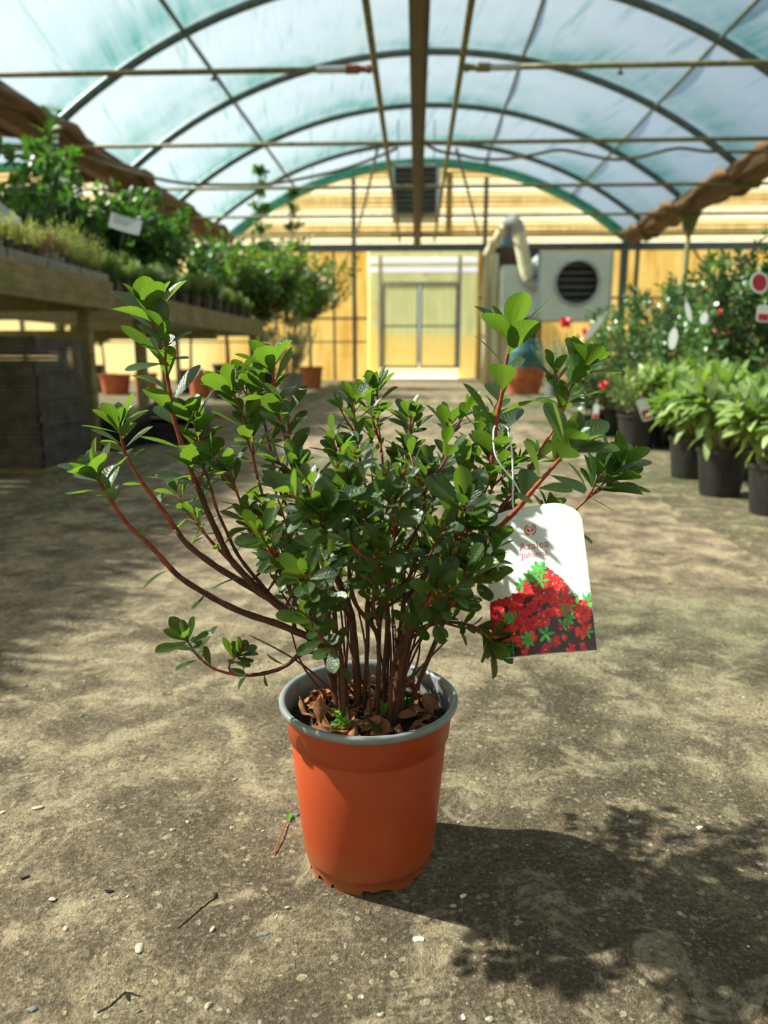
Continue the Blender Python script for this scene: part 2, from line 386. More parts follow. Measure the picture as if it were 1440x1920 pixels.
# floor
def floormat(name, kind):
    k = NT(name); vec = k.coord('Object')
    big = k.noise(vec, 1.7, 5, 0.65, 0.6); mid = k.noise(vec, 5.5, 6, 0.68, 0.4); fine = k.noise(vec, 60, 6, 0.75); fin2 = k.noise(vec, 260, 4, 0.7)
    vo = k.n('TexVoronoi', {'Vector': k.n('VectorMath', {0: vec, 1: k.n('VectorMath', {0: k.n('TexNoise', {'Vector': vec, 'Scale': 70.0}).outputs['Color'], 'Scale': 0.012}, operation='SCALE').outputs[0]}, operation='ADD').outputs[0], 'Scale': 90.0, 'Randomness': 1.0}, feature='F1')
    vsep = k.n('SeparateXYZ', {0: vo.outputs['Color']})
    stone = k.ramp(k.math('SUBTRACT', k.math('MULTIPLY', k.math('POWER', vsep.outputs[0], 2.4), 0.50), vo.outputs['Distance']), [(0.0, G4(0)), (0.05, G4(1))])
    stone = k.math('MULTIPLY', stone, k.ramp(mid, [(0.35, G4(0.25)), (0.55, G4(1))]))
    stone2 = k.n('TexVoronoi', {'Vector': vec, 'Scale': 260.0}, feature='F1')
    s2s = k.n('SeparateXYZ', {0: stone2.outputs['Color']})
    grit = k.math('MULTIPLY', k.ramp(stone2.outputs['Distance'], [(0.3, G4(1)), (0.5, G4(0))]), k.math('MULTIPLY', k.ramp(s2s.outputs[0], [(0.6, G4(0)), (0.9, G4(1))]), k.ramp(k.noise(vec, 22, 3), [(0.4, G4(0)), (0.6, G4(1))])))
    if kind == 'path':
        c = k.ramp(mid, [(0.36, srgb(98, 84, 68)), (0.48, srgb(150, 130, 108)), (0.58, srgb(206, 182, 150))])
        c = k.mix(k.ramp(big, [(0.36, G4(0.55)), (0.5, G4(0.0))]), c, srgb(104, 90, 68))
        c = k.mix(k.ramp(big, [(0.5, G4(0)), (0.66, G4(0.55))]), c, srgb(198, 174, 144))
    else:
        c = k.ramp(mid, [(0.3, srgb(96, 88, 68)), (0.7, srgb(156, 144, 114))])
        mz = k.noise(vec, 2.6, 6, 0.7)
        c = k.mix(k.ramp(mz, [(0.50, G4(0)), (0.62, G4(0.85))]), c, srgb(86, 96, 36))
    if kind == 'path':      # loose brown dirt trodden over the concrete where the pot stands
        off = k.n('VectorMath', {0: vec, 1: (0.12, 0.62, 0.0)}, operation='SUBTRACT').outputs[0]
        el = k.n('VectorMath', {0: k.n('VectorMath', {0: off, 1: (1.25, 1.0, 0.0)}, operation='MULTIPLY').outputs[0]}, operation='LENGTH').outputs['Value']
        dm = k.ramp(k.math('ADD', el, k.math('MULTIPLY', k.math('SUBTRACT', mid, 0.5), 1.1)), [(0.30, G4(0.8)), (1.0, G4(0))])
        c = k.mix(dm, c, srgb(104, 90, 72))
    c = k.mix(k.ramp(fine, [(0.3, G4(0.55)), (0.5, G4(0.0))]), c, srgb(66, 58, 44))
    c = k.mix(k.ramp(fine, [(0.55, G4(0)), (0.75, G4(0.5))]), c, srgb(196, 180, 148))
    c = k.mix(k.math('MULTIPLY', grit, 0.55), c, srgb(196, 180, 146))
    scol = k.ramp(vsep.outputs[1], [(0.0, srgb(112, 106, 96)), (0.35, srgb(176, 164, 134)), (1.0, srgb(206, 192, 160))])
    c = k.mix(k.math('MULTIPLY', stone, 0.65), c, scol)
    gr1 = k.noise(vec, 150, 5, 0.8); gr2 = k.noise(vec, 420, 3, 0.8)
    c = k.mix(k.ramp(gr1, [(0.38, G4(0.75)), (0.50, G4(0.0))]), c, srgb(72, 62, 48))
    c = k.mix(k.ramp(gr1, [(0.54, G4(0.0)), (0.66, G4(0.6))]), c, srgb(206, 190, 158))
    c = k.mix(k.ramp(gr2, [(0.40, G4(0.5)), (0.52, G4(0.0))]), c, srgb(60, 52, 40))
    pat = k.noise(vec, 11, 6, 0.75, 0.8)
    c = k.mix(k.ramp(pat, [(0.52, G4(0.0)), (0.62, G4(0.55))]), c, srgb(208, 188, 156))
    clod = k.noise(vec, 26, 5, 0.75, 0.5)
    c = k.mix(k.ramp(clod, [(0.34, G4(0.65)), (0.46, G4(0.0))]), c, srgb(76, 66, 52))
    c = k.mix(k.math('MULTIPLY', stone, 0.6), c, scol)
    h = k.math('ADD', k.math('MULTIPLY', mid, 0.5), k.math('ADD', k.math('MULTIPLY', clod, 0.9), k.math('ADD', k.math('MULTIPLY', fine, 0.5), k.math('ADD', k.math('MULTIPLY', stone, 0.30), k.math('ADD', k.math('MULTIPLY', gr1, 0.55), k.math('MULTIPLY', gr2, 0.18))))))
    p = k.n('BsdfPrincipled', {'Base Color': c, 'Roughness': 0.9, 'Specular IOR Level': 0.25})
    k.l(k.bump(h, 1.0, 0.017), p.inputs['Normal']); k.l(p.outputs[0], k.out.inputs[0]); return k.m
M['path'] = floormat('trodden_concrete', 'path'); M['ground'] = floormat('mossy_ground', 'side')
M['grass'] = simple('outside_ground', srgb(120, 120, 84), srgb(160, 150, 110), rough=0.95, scale=0.7)

# ================================================================== the shell
XC, HW, YB = 0.2, 5.8, 22.4
ZG, ZA = CAMH + 3.25, CAMH + 5.37
RISE = ZA - ZG; RR = (HW * HW + RISE * RISE) / (2 * RISE)
def arcz(x, r=0.0):
    return ZA - (RR - math.sqrt(max(0, RR * RR - x * x))) + r
HOOPS = [9.0, 11.9, 14.8, 17.7, 20.6]
m = MB().b2((-1.52, -3, -0.06), (1.145, 22.0, 0.0)); floor = m.build('floor', M['path']); tag(floor, kind='structure')
m = MB().b2((-60, -40, -0.09), (-1.52, 22.4, -0.012)); m.b2((1.145, -40, -0.09), (60, 22.4, -0.012)); m.b2((-1.52, 22.0, -0.09), (1.145, 22.4, -0.012)); m.b2((-1.52, -40, -0.09), (1.145, -3, -0.012))
g = m.build('ground', M['ground']); tag(g, kind='structure')
m = MB().b2((-60, 22.4, -0.3), (60, 90, -0.02)); tag(m.build('outside_ground', M['grass']), kind='structure')
# roof film of three bays
def roof(cx):
    NA = 40; ys = []
    y = -14.2
    while y <= 22.45: ys.append(y); y += 0.29
    ys[-1] = YB
    vs = []; uv = []; fs = []
    A = math.asin(HW / RR)
    for y in ys:
        ph = ((y - 0.3) / 2.9) % 1.0
        sag = 0.07 * math.sin(PI * ph)
        for i in range(NA + 1):
            a = -A + 2 * A * i / NA
            r = RR + 0.045 - sag
            vs.append((cx + r * math.sin(a), y, ZA - RR + r * math.cos(a))); uv.append((a * RR, y))
    n = NA + 1
    for j in range(len(ys) - 1):
        for i in range(NA): fs.append((j * n + i, j * n + i + 1, (j + 1) * n + i + 1, (j + 1) * n + i))
    m = MB(); m.add(vs, fs, uv)
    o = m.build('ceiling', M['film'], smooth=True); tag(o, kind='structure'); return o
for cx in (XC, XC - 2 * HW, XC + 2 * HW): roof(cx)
def arc_path(cx, y, n=36, dr=0.0):
    A = math.asin(HW / RR)
    return [(cx + (RR + dr) * math.sin(-A + 2 * A * i / n), y, ZA - RR + (RR + dr) * math.cos(-A + 2 * A * i / n)) for i in range(n + 1)]
ordn = ['nearest', 'second', 'third', 'fourth', 'farthest']
for i, y in enumerate(HOOPS):
    MBo = MB().tube(arc_path(XC, y), 0.066, 10)
    tag(MBo.build('roof_hoop', M['hoop'], smooth=True), f'grey steel arched hoop under the central roof film, {ordn[i]} from the camera', 'roof hoop', 'arched hoops of the central roof')
for sx, wd in ((-1, 'left'), (1, 'right')):
    for i, y in enumerate(HOOPS[1:]):
        tag(MB().tube(arc_path(XC + sx * 2 * HW, y), 0.04, 8).build('roof_hoop', M['hoop'], smooth=True), f'grey hoop of the neighbouring bay on the {wd}, {ordn[i]} of its row', 'roof hoop', f'hoops of the bay on the {wd}')
for cx in (XC, XC - 2 * HW, XC + 2 * HW):    # teal end arch along the back wall
    m = MB(); pa = arc_path(cx, YB - 0.35, 36, -0.16); pb = arc_path(cx, YB - 0.05, 36, -0.20); pc = arc_path(cx, YB - 0.35, 36, 0.0)
    for i in range(36): m.add([pa[i], pa[i + 1], pc[i + 1], pc[i]], [(0, 1, 2, 3)]); m.add([pa[i], pa[i + 1], pb[i + 1], pb[i]], [(3, 2, 1, 0)])
    o = m.build('trim_1', None or simple('teal_net_edge', srgb(40, 130, 112), srgb(64, 160, 138), rough=0.7)); tag(o, kind='structure')
for dx, nm in ((-3.6, 'left'), (1.65, 'right of the ridge'), (4.05, 'far right')):
    m = MB().tube([(XC + dx, -5.5, arcz(dx) - 0.0), (XC + dx, YB - .1, arcz(dx) - 0.0)], 0.034, 8)
    tag(m.build('roof_purlin', M['hoop']), f'thin grey purlin running lengthwise under the roof film, {nm}', 'purlin', 'lengthwise purlins')
# gutters
for sx, nm in ((-1, 'left'), (1, 'right')):
    gx = XC + sx * HW
    m = MB().prism([(gx - 0.30, ZG + 0.10), (gx - 0.36, ZG + 0.16), (gx - 0.24, ZG - 0.06), (gx - 0.10, ZG - 0.16), (gx + 0.10, ZG - 0.16), (gx + 0.24, ZG - 0.06), (gx + 0.36, ZG + 0.16), (gx + 0.30, ZG + 0.10), (gx + 0.08, ZG - 0.12), (gx - 0.08, ZG - 0.12)], -5.0, YB - 0.4)
    gu = m.build('roof_gutter', M['gutter']); tag(gu, f'rusty brown valley gutter along the {nm} side of the central bay', 'gutter', 'valley gutters')
    for q in (-1, 1):
        xx = gx + q * .40; pth = [(xx + .05 * math.sin(y_ * 1.3 + q) + .03 * math.sin(y_ * 3.1), y_, ZG + .04 + .07 * math.sin(y_ * 2.17 + q) + .04 * math.sin(y_ * 4.3)) for y_ in [(-5 + .3 * i_) for i_ in range(91)]]
        MB().tube(pth, [.085 + .03 * math.sin(i_ * 1.9) for i_ in range(91)], 8).build('rolled_net', M['gutter'], gu, smooth=True)
    for y in [6.1] + HOOPS: MB().b2((gx - 0.22, y - 0.06, ZG - 0.22), (gx + 0.22, y + 0.06, ZG - 0.1)).build('gutter_bracket', M['post'], gu)
    for i, y in enumerate((11.9, 17.7)):
        t = empty('gutter_post', (gx, y, 0), f'algae-green steel post under the {nm} gutter, ' + ('the nearer one' if i == 0 else 'the farther one'), 'post', f'posts under the {nm} gutter')
        MB().tube([(0, 0, 0), (0, 0, ZG - .3)], 0.055, 12).build('post_shaft', M['post'], t, smooth=True)
        MB().tube([(0, 0, ZG - 1.0), (0.0, -0.85, ZG - 1.95)], 0.024, 8).build('diagonal_brace', M['post'], t) if False else None
        MB().tube([(0, 0, ZG - 0.75), (0.75, 0, ZG - 1.65)], 0.024, 8).build('diagonal_brace', M['algae_pipe'], t)
        MB().prism([(-0.2, ZG - 0.22), (0.2, ZG - 0.22), (0.06, ZG - 0.62), (-0.06, ZG - 0.62)], -0.05, 0.05).build('post_head', M['post'], t)
# tie bars
ZT = CAMH + 3.1
bars = []
for i, y in enumerate(HOOPS):
    if i == 0: continue
    m = MB().tube([(XC - HW - 6, y, ZT), (XC + HW + 6, y, ZT)], 0.031, 8)
    tag(m.build('tie_bar', M['algae_pipe'], smooth=True), f'green-stained horizontal tie bar across the bay, {ordn[i-1]} of the full-width ones', 'tie bar', 'full-width tie bars')
tag(MB().tube([(XC - HW - 6, 20.0, ZT - .02), (XC + HW + 6, 20.0, ZT - .02)], 0.024, 8).build('tie_bar', M['algae_pipe']), 'thin stained bar just in front of the back wall, between it and the tie bars', 'tie bar')
# spray lines at the nearest bay
for sx, nm in ((-1, 'left'), (1, 'right')):
    xin = -0.50 if sx < 0 else 0.48
    t = empty('spray_pipe', (0, HOOPS[0], ZT), f'stained spray pipe crossing the {nm} half of the bay with one nozzle', 'water pipe', 'near spray pipes')
    MB().tube([(sx * 7.5, 0, 0), (xin, 0, 0)], 0.030, 10).build('pipe', M['algae_pipe'], t, smooth=True)
    MB().tube([(xin + sx * 0.02, 0, 0), (xin + sx * .06, 0, 0), (xin + sx * 0.08, 0, 0), (xin + sx * .14, 0, 0), (xin + sx * .16, 0, 0), (xin + sx * 0.30, 0, 0)], [.044, .044, .034, .034, .048, .048], 10).build('valve', M['rust'] if sx < 0 else M['algae_pipe'], t)
    MB().tube([(xin + sx * 0.30, 0, 0), (xin + sx * 0.62, 0, 0)], 0.038, 10).build('union', M['galv'], t)
    px = 400 if sx < 0 else 1163
    nx = at(px, 140, HOOPS[0]).x
    MB().tube([(nx, 0, -0.02), (nx, 0, -0.075)], 0.012, 8).tube([(nx - .03, 0, -.08), (nx + .03, 0, -.08)], 0.014, 8).tube([(nx, 0, -0.08), (nx, 0, -0.10)], [.02, .005], 8).build('nozzle', M['dark'], t)
for x, nm in ((-0.47, 'left'), (0.46, 'right')):
    tag(MB().tube([(x, -1, ZT - 0.03), (x, 21.2, ZT - 0.03)], 0.036, 10).build('water_pipe', M['algae_pipe'], smooth=True), f'stained lengthwise water pipe just {nm} of the central beam', 'water pipe', 'lengthwise pipes')
m = MB(); m.b2((-0.095, -1, ZT - 0.02), (0.095, 21.9, ZT + 0.10)); m.b2((-0.075, -1, ZT - 0.035), (0.055, 21.9, ZT - 0.02)); m.b2((0.085, -1, ZT - 0.04), (0.1, 21.9, ZT + 0.0))
tag(bevel(m.build('central_beam', M['beam']), 0.004), 'broad weathered beam running down the middle of the roof', 'beam')
# sagging hoses
hp = [(0, 272), (80, 276), (150, 290), (230, 318), (320, 340), (390, 346), (500, 345), (570, 334), (640, 318), (700, 297), (745, 278)]
tag(MB().tube(smoothpath([at(x, y, 11.6) for x, y in hp], 4), 0.022, 8).build('hose', M['hose'], smooth=True), 'brown hose sagging under the roof from the left gutter to the middle', 'hose')
hp = [(795, 268), (820, 282), (860, 290), (900, 298), (950, 298), (1000, 290), (1050, 281), (1100, 290), (1150, 299), (1200, 294), (1270, 278), (1330, 284), (1440, 284), (1500, 280)]
tag(MB().tube(smoothpath([at(x, y, 11.7) for x, y in hp], 4), 0.022, 8).build('hose', M['hose'], smooth=True), 'brown hose looping under the roof from the middle to the right gutter', 'hose')
tag(MB().tube([at(856, 280, 14.5), at(878, 360, 17), at(897, 440, 21.5)], 0.03, 8).build('brace_rod', M['hoop']), 'thin slanting rod right of the central beam running to the back wall', 'rod', 'slanting rods')
tag(MB().tube([at(707, 282, 14.5), at(688, 365, 17), at(669, 438, 21.5)], 0.03, 8).build('brace_rod', M['hoop']), 'thin slanting rod left of the central beam running to the back wall', 'rod', 'slanting rods')

# ------------------------------------------------------------------ back wall
def wx(px, py=560): return at(px, py, YB).x
def wz(py, px=780): return at(px, py, YB).z
zb = wz(465)
WL, WR = XC - 3 * HW, XC + 3 * HW
# lower wall with an opening for the door recess
dx0, dx1 = wx(689), wx(897)
m = MB()
m.b2((WL, YB, 0), (dx0, YB + 0.02, zb)); m.b2((dx1, YB, 0), (WR, YB + 0.02, zb))
tag(m.build('wall_back', M['w_lower']), kind='structure')
# upper gables: corrugated, following the three arches
def gable(cx):
    vs = []; fs = []; NX = 60; NZ = 90
    for j in range(NZ + 1):
        for i in range(NX + 1):
            x = -HW + 2 * HW * i / NX; top = arcz(x)
            z = zb + (top - zb) * j / NZ
            vs.append((cx + x, YB + 0.012 * math.sin(z * 2 * PI / 0.13), z))
    for j in range(NZ):
        for i in range(NX):
            a = j * (NX + 1) + i; fs.append((a, a + 1, a + NX + 2, a + NX + 1))
    m = MB(); m.add(vs, fs); tag(m.build('wall_back', M['w_upper'], smooth=True), kind='structure')
for cx in (XC, XC - 2 * HW, XC + 2 * HW): gable(cx)
m = MB().b2((WL, YB - 0.14, zb - 0.10), (WR, YB - 0.02, zb + 0.10)); tag(m.build('trim_2', M['slate']), kind='structure')
m = MB(); m.b2((WL, YB - .1, wz(597) - .03), (dx0, YB - .02, wz(597) + .03)); m.b2((WL, YB - .06, wz(641) - .02), (dx0, YB - .02, wz(641) + .02)); m.b2((dx1, YB - .1, wz(560) - .03), (WR, YB - .02, wz(560) + .03))
tag(m.build('trim_3', M['hoop']), kind='structure')
for sx, nm in ((-1, 'left'), (1, 'right')):
    X = WL if sx < 0 else WR
    m = MB().b2((X - .02, -14.2, 0), (X + .02, YB, ZG + 0.1)); tag(m.build('wall_' + nm, M['w_side']), kind='structure')
wp = [(665, 335, 700, .055, 'left of the doorway, reaching up to the roof'), (906, 335, 700, .055, 'right of the doorway, reaching up to the roof'), (627, 470, 705, .03, 'thin, behind the citrus tree'),
      (155, 330, 700, .06, 'far left behind the herbs'), (1164, 462, 700, .10, 'thick one right of the fan heater'), (1188, 462, 700, .05, 'thin one right of the fan heater'),
      (1437, 300, 700, .06, 'at the right edge of the view'), (480, 430, 700, .04, 'behind the tall left plants'), (40, 470, 700, .05, 'beyond the left bench legs'), (105, 470, 700, .04, 'beyond the gap under the left bench')]
for px, y0, y1, r_, nm in wp:
    x = wx(px); top = min(wz(y0), arcz(((x - XC + HW) % (2 * HW)) - HW) - 0.02)
    tag(MB().b2((x - r_, YB - 0.16, 0), (x + r_, YB - 0.14 + 0.1, top)).build('wall_post', M['slate'] if y0 < 420 else M['hoop']), 'slate grey post on the back wall, ' + nm, 'post', 'posts on the back wall')
def endwall(cx):
    vs = [(cx - HW, -14.2, 0), (cx + HW, -14.2, 0)] + [(cx + HW - 2 * HW * i / 30, -14.2, arcz(HW - 2 * HW * i / 30)) for i in range(31)]
    m = MB().add(vs, [tuple(range(len(vs)))[::-1]]); tag(m.build('wall_front', M['w_lower']), kind='structure')
for cx in (XC, XC - 2 * HW, XC + 2 * HW): endwall(cx)
# door recess
YD = YB + 0.55
def dxx(px): return at(px, 600, YD).x
def dz(py): return at(780, py, YD).z
rec0, rec1 = dx0, dx1
m = MB(); m.b2((rec0, YD, 0), (dxx(714), YD + .02, dz(511))); m.b2((dxx(860), YD, 0), (rec1, YD + .02, dz(511))); m.b2((rec0, YD, dz(500)), (rec1, YD + .02, dz(493))); m.b2((rec0, YD, dz(481)), (rec1, YD + .02, zb)); m.b2((dxx(714), YD, dz(531)), (dxx(860), YD + .02, dz(511)))
tag(m.build('wall_back', M['w_door']), kind='structure')
m = MB(); m.b2((rec0 - .02, YB, 0), (rec0, YD, zb)); m.b2((rec1, YB, 0), (rec1 + .02, YD, zb)); m.b2((rec0, YB, zb - 0.02), (rec1, YD, zb))
tag(m.build('wall_back', M['w_side']), kind='structure')
for a, b in ((481, 493), (500, 511)):
    tag(MB().b2((rec0, YD, dz(b)), (rec1, YD + .02, dz(a))).build('trim_4', M['w_white']), kind='structure')
dr = empty('door_1', (dxx(787), YD - 0.04, 0)); tag(dr, kind='structure')
ox = dxx(787)
fr = MB()
for a, b, c_, d_ in ((710, 717, 528, 690), (857, 864, 528, 690)): fr.b2((dxx(a) - ox, -0.05, dz(d_)), (dxx(b) - ox, 0.03, dz(480)))
fr.b2((dxx(712) - ox, -0.06, dz(536)), (dxx(862) - ox, 0.03, dz(529)))
fr.build('door_frame', M['galv'], dr)
for a, b, nm in ((717, 785, 'left'), (788, 857, 'right')):
    lf = MB().b2((dxx(a) - ox, 0, dz(688)), (dxx(b) - ox, 0.02, dz(536))).build('door_leaf', M['w_door'], dr)
    f2 = MB()
    f2.b2((dxx(a) - ox, -.03, dz(690)), (dxx(b) - ox, 0, dz(686))); f2.b2((dxx(a) - ox, -.03, dz(613)), (dxx(b) - ox, 0, dz(610)))
    for q in (a, b - 3): f2.b2((dxx(q) - ox, -.03, dz(688)), (dxx(q + 3) - ox, 0, dz(536)))
    f2.build('leaf_frame', M['slate'], lf)
m = MB().b2((rec0, YB - 1.3, -0.01), (rec1, YD + 1.5, 0.045)); tag(m.build('trim_5', M['concrete']), kind='structure')
t = MB().b2((at(691, 580, YB).x, YD - 0.06, dz(597)), (at(713, 580, YB).x, YD - .03, dz(566))).build('notice', M['paper']); tag(t, 'pale paper notice on the panel left of the door', 'notice')
t = MB().lathe([(0.0, -.07), (0.05, -.05), (0.075, 0), (0.05, .05), (0.0, .07)], 16, (dxx(797), YD - .12, dz(514))).build('bulkhead_lamp', M['white_card'], smooth=True); tag(t, 'small round white lamp above the door', 'lamp')
t = MB(); t.b2((at(836, 400, YB - .1).x, YB - .1, wz(440)), (at(848, 400, YB - .1).x, YB - .03, wz(325))); t.b2((at(732, 440, YB - .1).x, YB - .1, wz(446)), (at(848, 440, YB - .1).x, YB - .03, wz(438)))
tag(t.build('timber_bracket', simple('ochre_timber', srgb(160, 124, 60), srgb(186, 150, 84), rough=.8)), 'ochre timber frame on the gable behind the hanging heater', 'timber frame')

# hanging unit heater in the middle
yh = 18.2
a = at(737, 312, yh); b = at(822, 404, yh)
t = empty('unit_heater', ((a.x + b.x) / 2, yh, b.z), 'dark louvred unit heater hanging in the roof above the door', 'heater')
wdt = b.x - a.x; hgt = a.z - b.z
m = MB(); m.b2((-wdt / 2, 0.05, 0), (wdt / 2, 0.8, hgt)); m.build('heater_body', M['dark'], t)
m = MB(); m.b2((-wdt / 2 - .03, -0.08, -.03), (-wdt / 2 + .04, 0.82, hgt + .03)); m.b2((wdt / 2 - .06, -0.08, -.03), (wdt / 2 + .03, 0.82, hgt + .03)); m.b2((-wdt / 2, -.08, hgt - .03), (wdt / 2, .8, hgt + .05)); m.b2((-wdt / 2, -.08, -.04), (wdt / 2, .8, .02))
m.build('heater_casing', M['galv'], t)
for i in range(9):
    z = hgt * (i + .6) / 9.2
    MB().box((0, -0.01, z), (wdt - .08, 0.12, 0.022), M=Matrix.Rotation(R(-32), 3, 'X')).build('louvre', M['louvre'], t)
for sx in (-1, 1): MB().tube([(sx * wdt * .4, .4, hgt), (sx * wdt * .4, .4, arcz(sx * wdt * .4) - b.z - .02)], .012, 6).build('hanger_rod', M['dark'], t)

# fan heater on the right
yf = 17.2
a = at(1012, 471, yf); b = at(1142, 600, yf); sx_ = b.x - a.x; sz_ = a.z - b.z
t = empty('fan_heater', (a.x, yf, 0), 'large pale grey greenhouse fan heater with round dark outlet', 'heater')
cxh, czh = (at(1082, 530, yf).x - a.x), at(1082, 530, yf).z; rh = (at(1123, 530, yf).x - at(1041, 530, yf).x) / 2
pan = simple('pale_steel', srgb(190, 204, 202), srgb(206, 216, 212), rough=.45, scale=2)
n = 48; vs = []; fs = []                     # front panel with a round hole
for kq in range(n):
    an = 2 * PI * kq / n; cx_, cz_ = math.cos(an), math.sin(an)
    vs.append((cxh + rh * cx_, 0, czh + rh * cz_))
for kq in range(n):
    an = 2 * PI * kq / n; cx_, cz_ = math.cos(an), math.sin(an)
    tt = min(((sx_ - cxh) if cx_ > 0 else cxh) / max(abs(cx_), 1e-6), ((a.z - czh) if cz_ > 0 else (czh - b.z)) / max(abs(cz_), 1e-6))
    vs.append((cxh + tt * cx_, 0, czh + tt * cz_))
for kq in range(n): fs.append((kq, (kq + 1) % n, n + (kq + 1) % n, n + kq))
m = MB(); m.add(vs, fs)
m.b2((0, 0.01, b.z), (0.03, 1.1, a.z)); m.b2((sx_ - .03, 0.01, b.z), (sx_, 1.1, a.z)); m.b2((0, 0.01, a.z - .03), (sx_, 1.1, a.z)); m.b2((0, 0.01, b.z), (sx_, 1.1, b.z + .03)); m.b2((0, 1.08, b.z), (sx_, 1.1, a.z))
m.build('heater_casing', pan, t)
for q in ((-.02, b.z), (sx_ - .02, b.z)): MB().b2((q[0], -0.02, b.z - .02), (q[0] + .04, .01, a.z + .02)).build('corner_strip', M['galv'], t)
m = MB(); m.tube([(cxh + rh * math.cos(2 * PI * i / 40), -0.02, czh + rh * math.sin(2 * PI * i / 40)) for i in range(41)], 0.035, 8, cap=False); m.build('outlet_ring', M['galv'], t, smooth=True)
for i in range(6):
    z = czh - rh * .8 + rh * 1.6 * i / 5; hw_ = math.sqrt(max(0.01, rh * rh - (z - czh) ** 2))
    MB().b2((cxh - hw_, 0.14, z - .02), (cxh + hw_, 0.22, z + .025)).build('outlet_slat', M['louvre'], t)
gm = MB()
for i in range(-9, 10):
    x = i * rh / 9.5; h_ = math.sqrt(max(0, rh * rh - x * x)); gm.tube([(cxh + x, -0.01, czh - h_), (cxh + x, -0.01, czh + h_)], .004, 4)
gm.build('outlet_grille', M['dark'], t)
m = MB(); m.b2((0.03, .5, b.z + .04), (sx_ - .03, .52, a.z - .04)); m.build('heater_core', M['dark'], t)
for q in ((.05, .05), (sx_ - .1, .05), (.05, 1.0), (sx_ - .1, 1.0)): MB().b2((q[0], q[1], 0), (q[0] + .06, q[1] + .06, b.z)).build('leg', M['dark'], t)
MB().b2((-0.75, .3, b.z + .1), (0, 1.0, a.z - .25)).build('burner_box', pan, t)
# duct
dp = [(912, 480), (930, 450), (948, 425), (963, 418), (972, 434), (978, 465), (985, 500), (990, 520), (1000, 531), (1022, 533)]
dpt = smoothpath([at(x, y, yf + .2 if i > 3 else yf + .5 - .1 * i) for i, (x, y) in enumerate(dp)], 8)
t = empty('flue_duct', tuple(dpt[0]), 'bent pale flexible duct rising left of the fan heater', 'duct')
o0 = Vector(t.location)
def seg(pts, name, mat, r0=.15):
    rr = [r0 + (0.012 if i % 2 else 0) for i in range(len(pts))] if 'elbow' in name else [r0] * len(pts)
    return MB().tube([p - o0 for p in pts], rr, 14).build(name, mat, t, smooth=False)
def dense(pts): 
    out = []
    for i in range(len(pts) - 1):
        out += [pts[i], (pts[i] + pts[i + 1]) / 2]
    return out + [pts[-1]]
seg(dpt[:17], 'lower_run', M['sheet'], .10); seg(dense(dpt[16:34]), 'upper_elbow', M['duct']); seg(dpt[33:49], 'straight_run', M['duct_y']); seg(dpt[48:58], 'straight_run', M['duct_y']); seg(dense(dpt[56:]), 'lower_elbow', M['duct'])
# dark cabinet, drum, rolled sheets behind the heater
def vbox(name, px0, px1, py0, py1, Y, dep, mat, label, cat):
    a = at(px0, py0, Y); b = at(px1, py1, Y)
    o = MB().b2((a.x, Y, b.z), (b.x, Y + dep, a.z)).build(name, mat); bevel(o, .02); tag(o, label, cat); return o
a = at(928, 462, 19.0); b = at(1004, 700, 19.0)
t = empty('control_cabinet', (a.x, 19.0, 0), 'tall dark brown cabinet standing left of the fan heater', 'cabinet')
wq = b.x - a.x
bevel(MB().b2((0, 0, -.012), (wq, .6, a.z)).build('cabinet_body', M['brown'], t), .02)
MB().b2((.04, -.03, .2), (wq / 2 - .01, 0, a.z - .1)).build('cabinet_door', M['brown'], t); MB().b2((wq / 2 + .01, -.03, .2), (wq - .04, 0, a.z - .1)).build('cabinet_door', M['dark'], t)
a = at(934, 415, 19.6); b = at(962, 462, 19.6)
MBt = MB().lathe([(0, 0), (.2, 0), (.2, a.z - b.z - .05), (.17, a.z - b.z), (0, a.z - b.z)], 20)
tk = MBt.build('header_tank', simple('blue_grey_paint', srgb(78, 104, 122), srgb(96, 122, 138)), smooth=False, loc=((a.x + b.x) / 2, 19.5, at(934, 462, 19.0).z)); tag(tk, 'blue-grey cylinder tank on top of the brown cabinet', 'tank')
for i, (px, r_, y0, y1, mt) in enumerate(((912, .09, 470, 700, 'sheet'), (926, .12, 480, 660, 'duct_y'), (942, .14, 600, 690, 'sheet'))):
    p0 = at(px, y0, 18.6 + .15 * i); 
    MBt = MB().tube([(0, 0, 0), (.02, 0, p0.z * .3), (-.02, 0, p0.z * .7), (.0, 0, p0.z)], [r_ * .9, r_, r_ * .95, r_ * .7], 12)
    tag(MBt.build('rolled_sheet', M[mt], smooth=True, loc=(p0.x, 18.3 + .1 * i, 0)), ['slim beige roll of plastic leaning next to the door', 'yellowed upright roll between the door and the cabinet', 'short thick beige roll at the foot of the cabinet'][i], 'plastic roll', 'rolls of sheeting')
p0 = gr(985, 700); 
t = empty('barrel', (at(985, 650, 14.2).x, 14.2, 0), 'teal barrel on a reddish tub left of the silver bush', 'barrel')
MB().lathe([(0, 0), (.28, 0), (.36, .3), (.38, .48), (0, .48)], 24).build('tub', M['terracotta'], t, smooth=False)
MB().lathe([(0, .48), (.36, .48), (.35, .75), (.28, .98), (0, 1.0)], 24).build('drum', M['teal'], t, smooth=False)

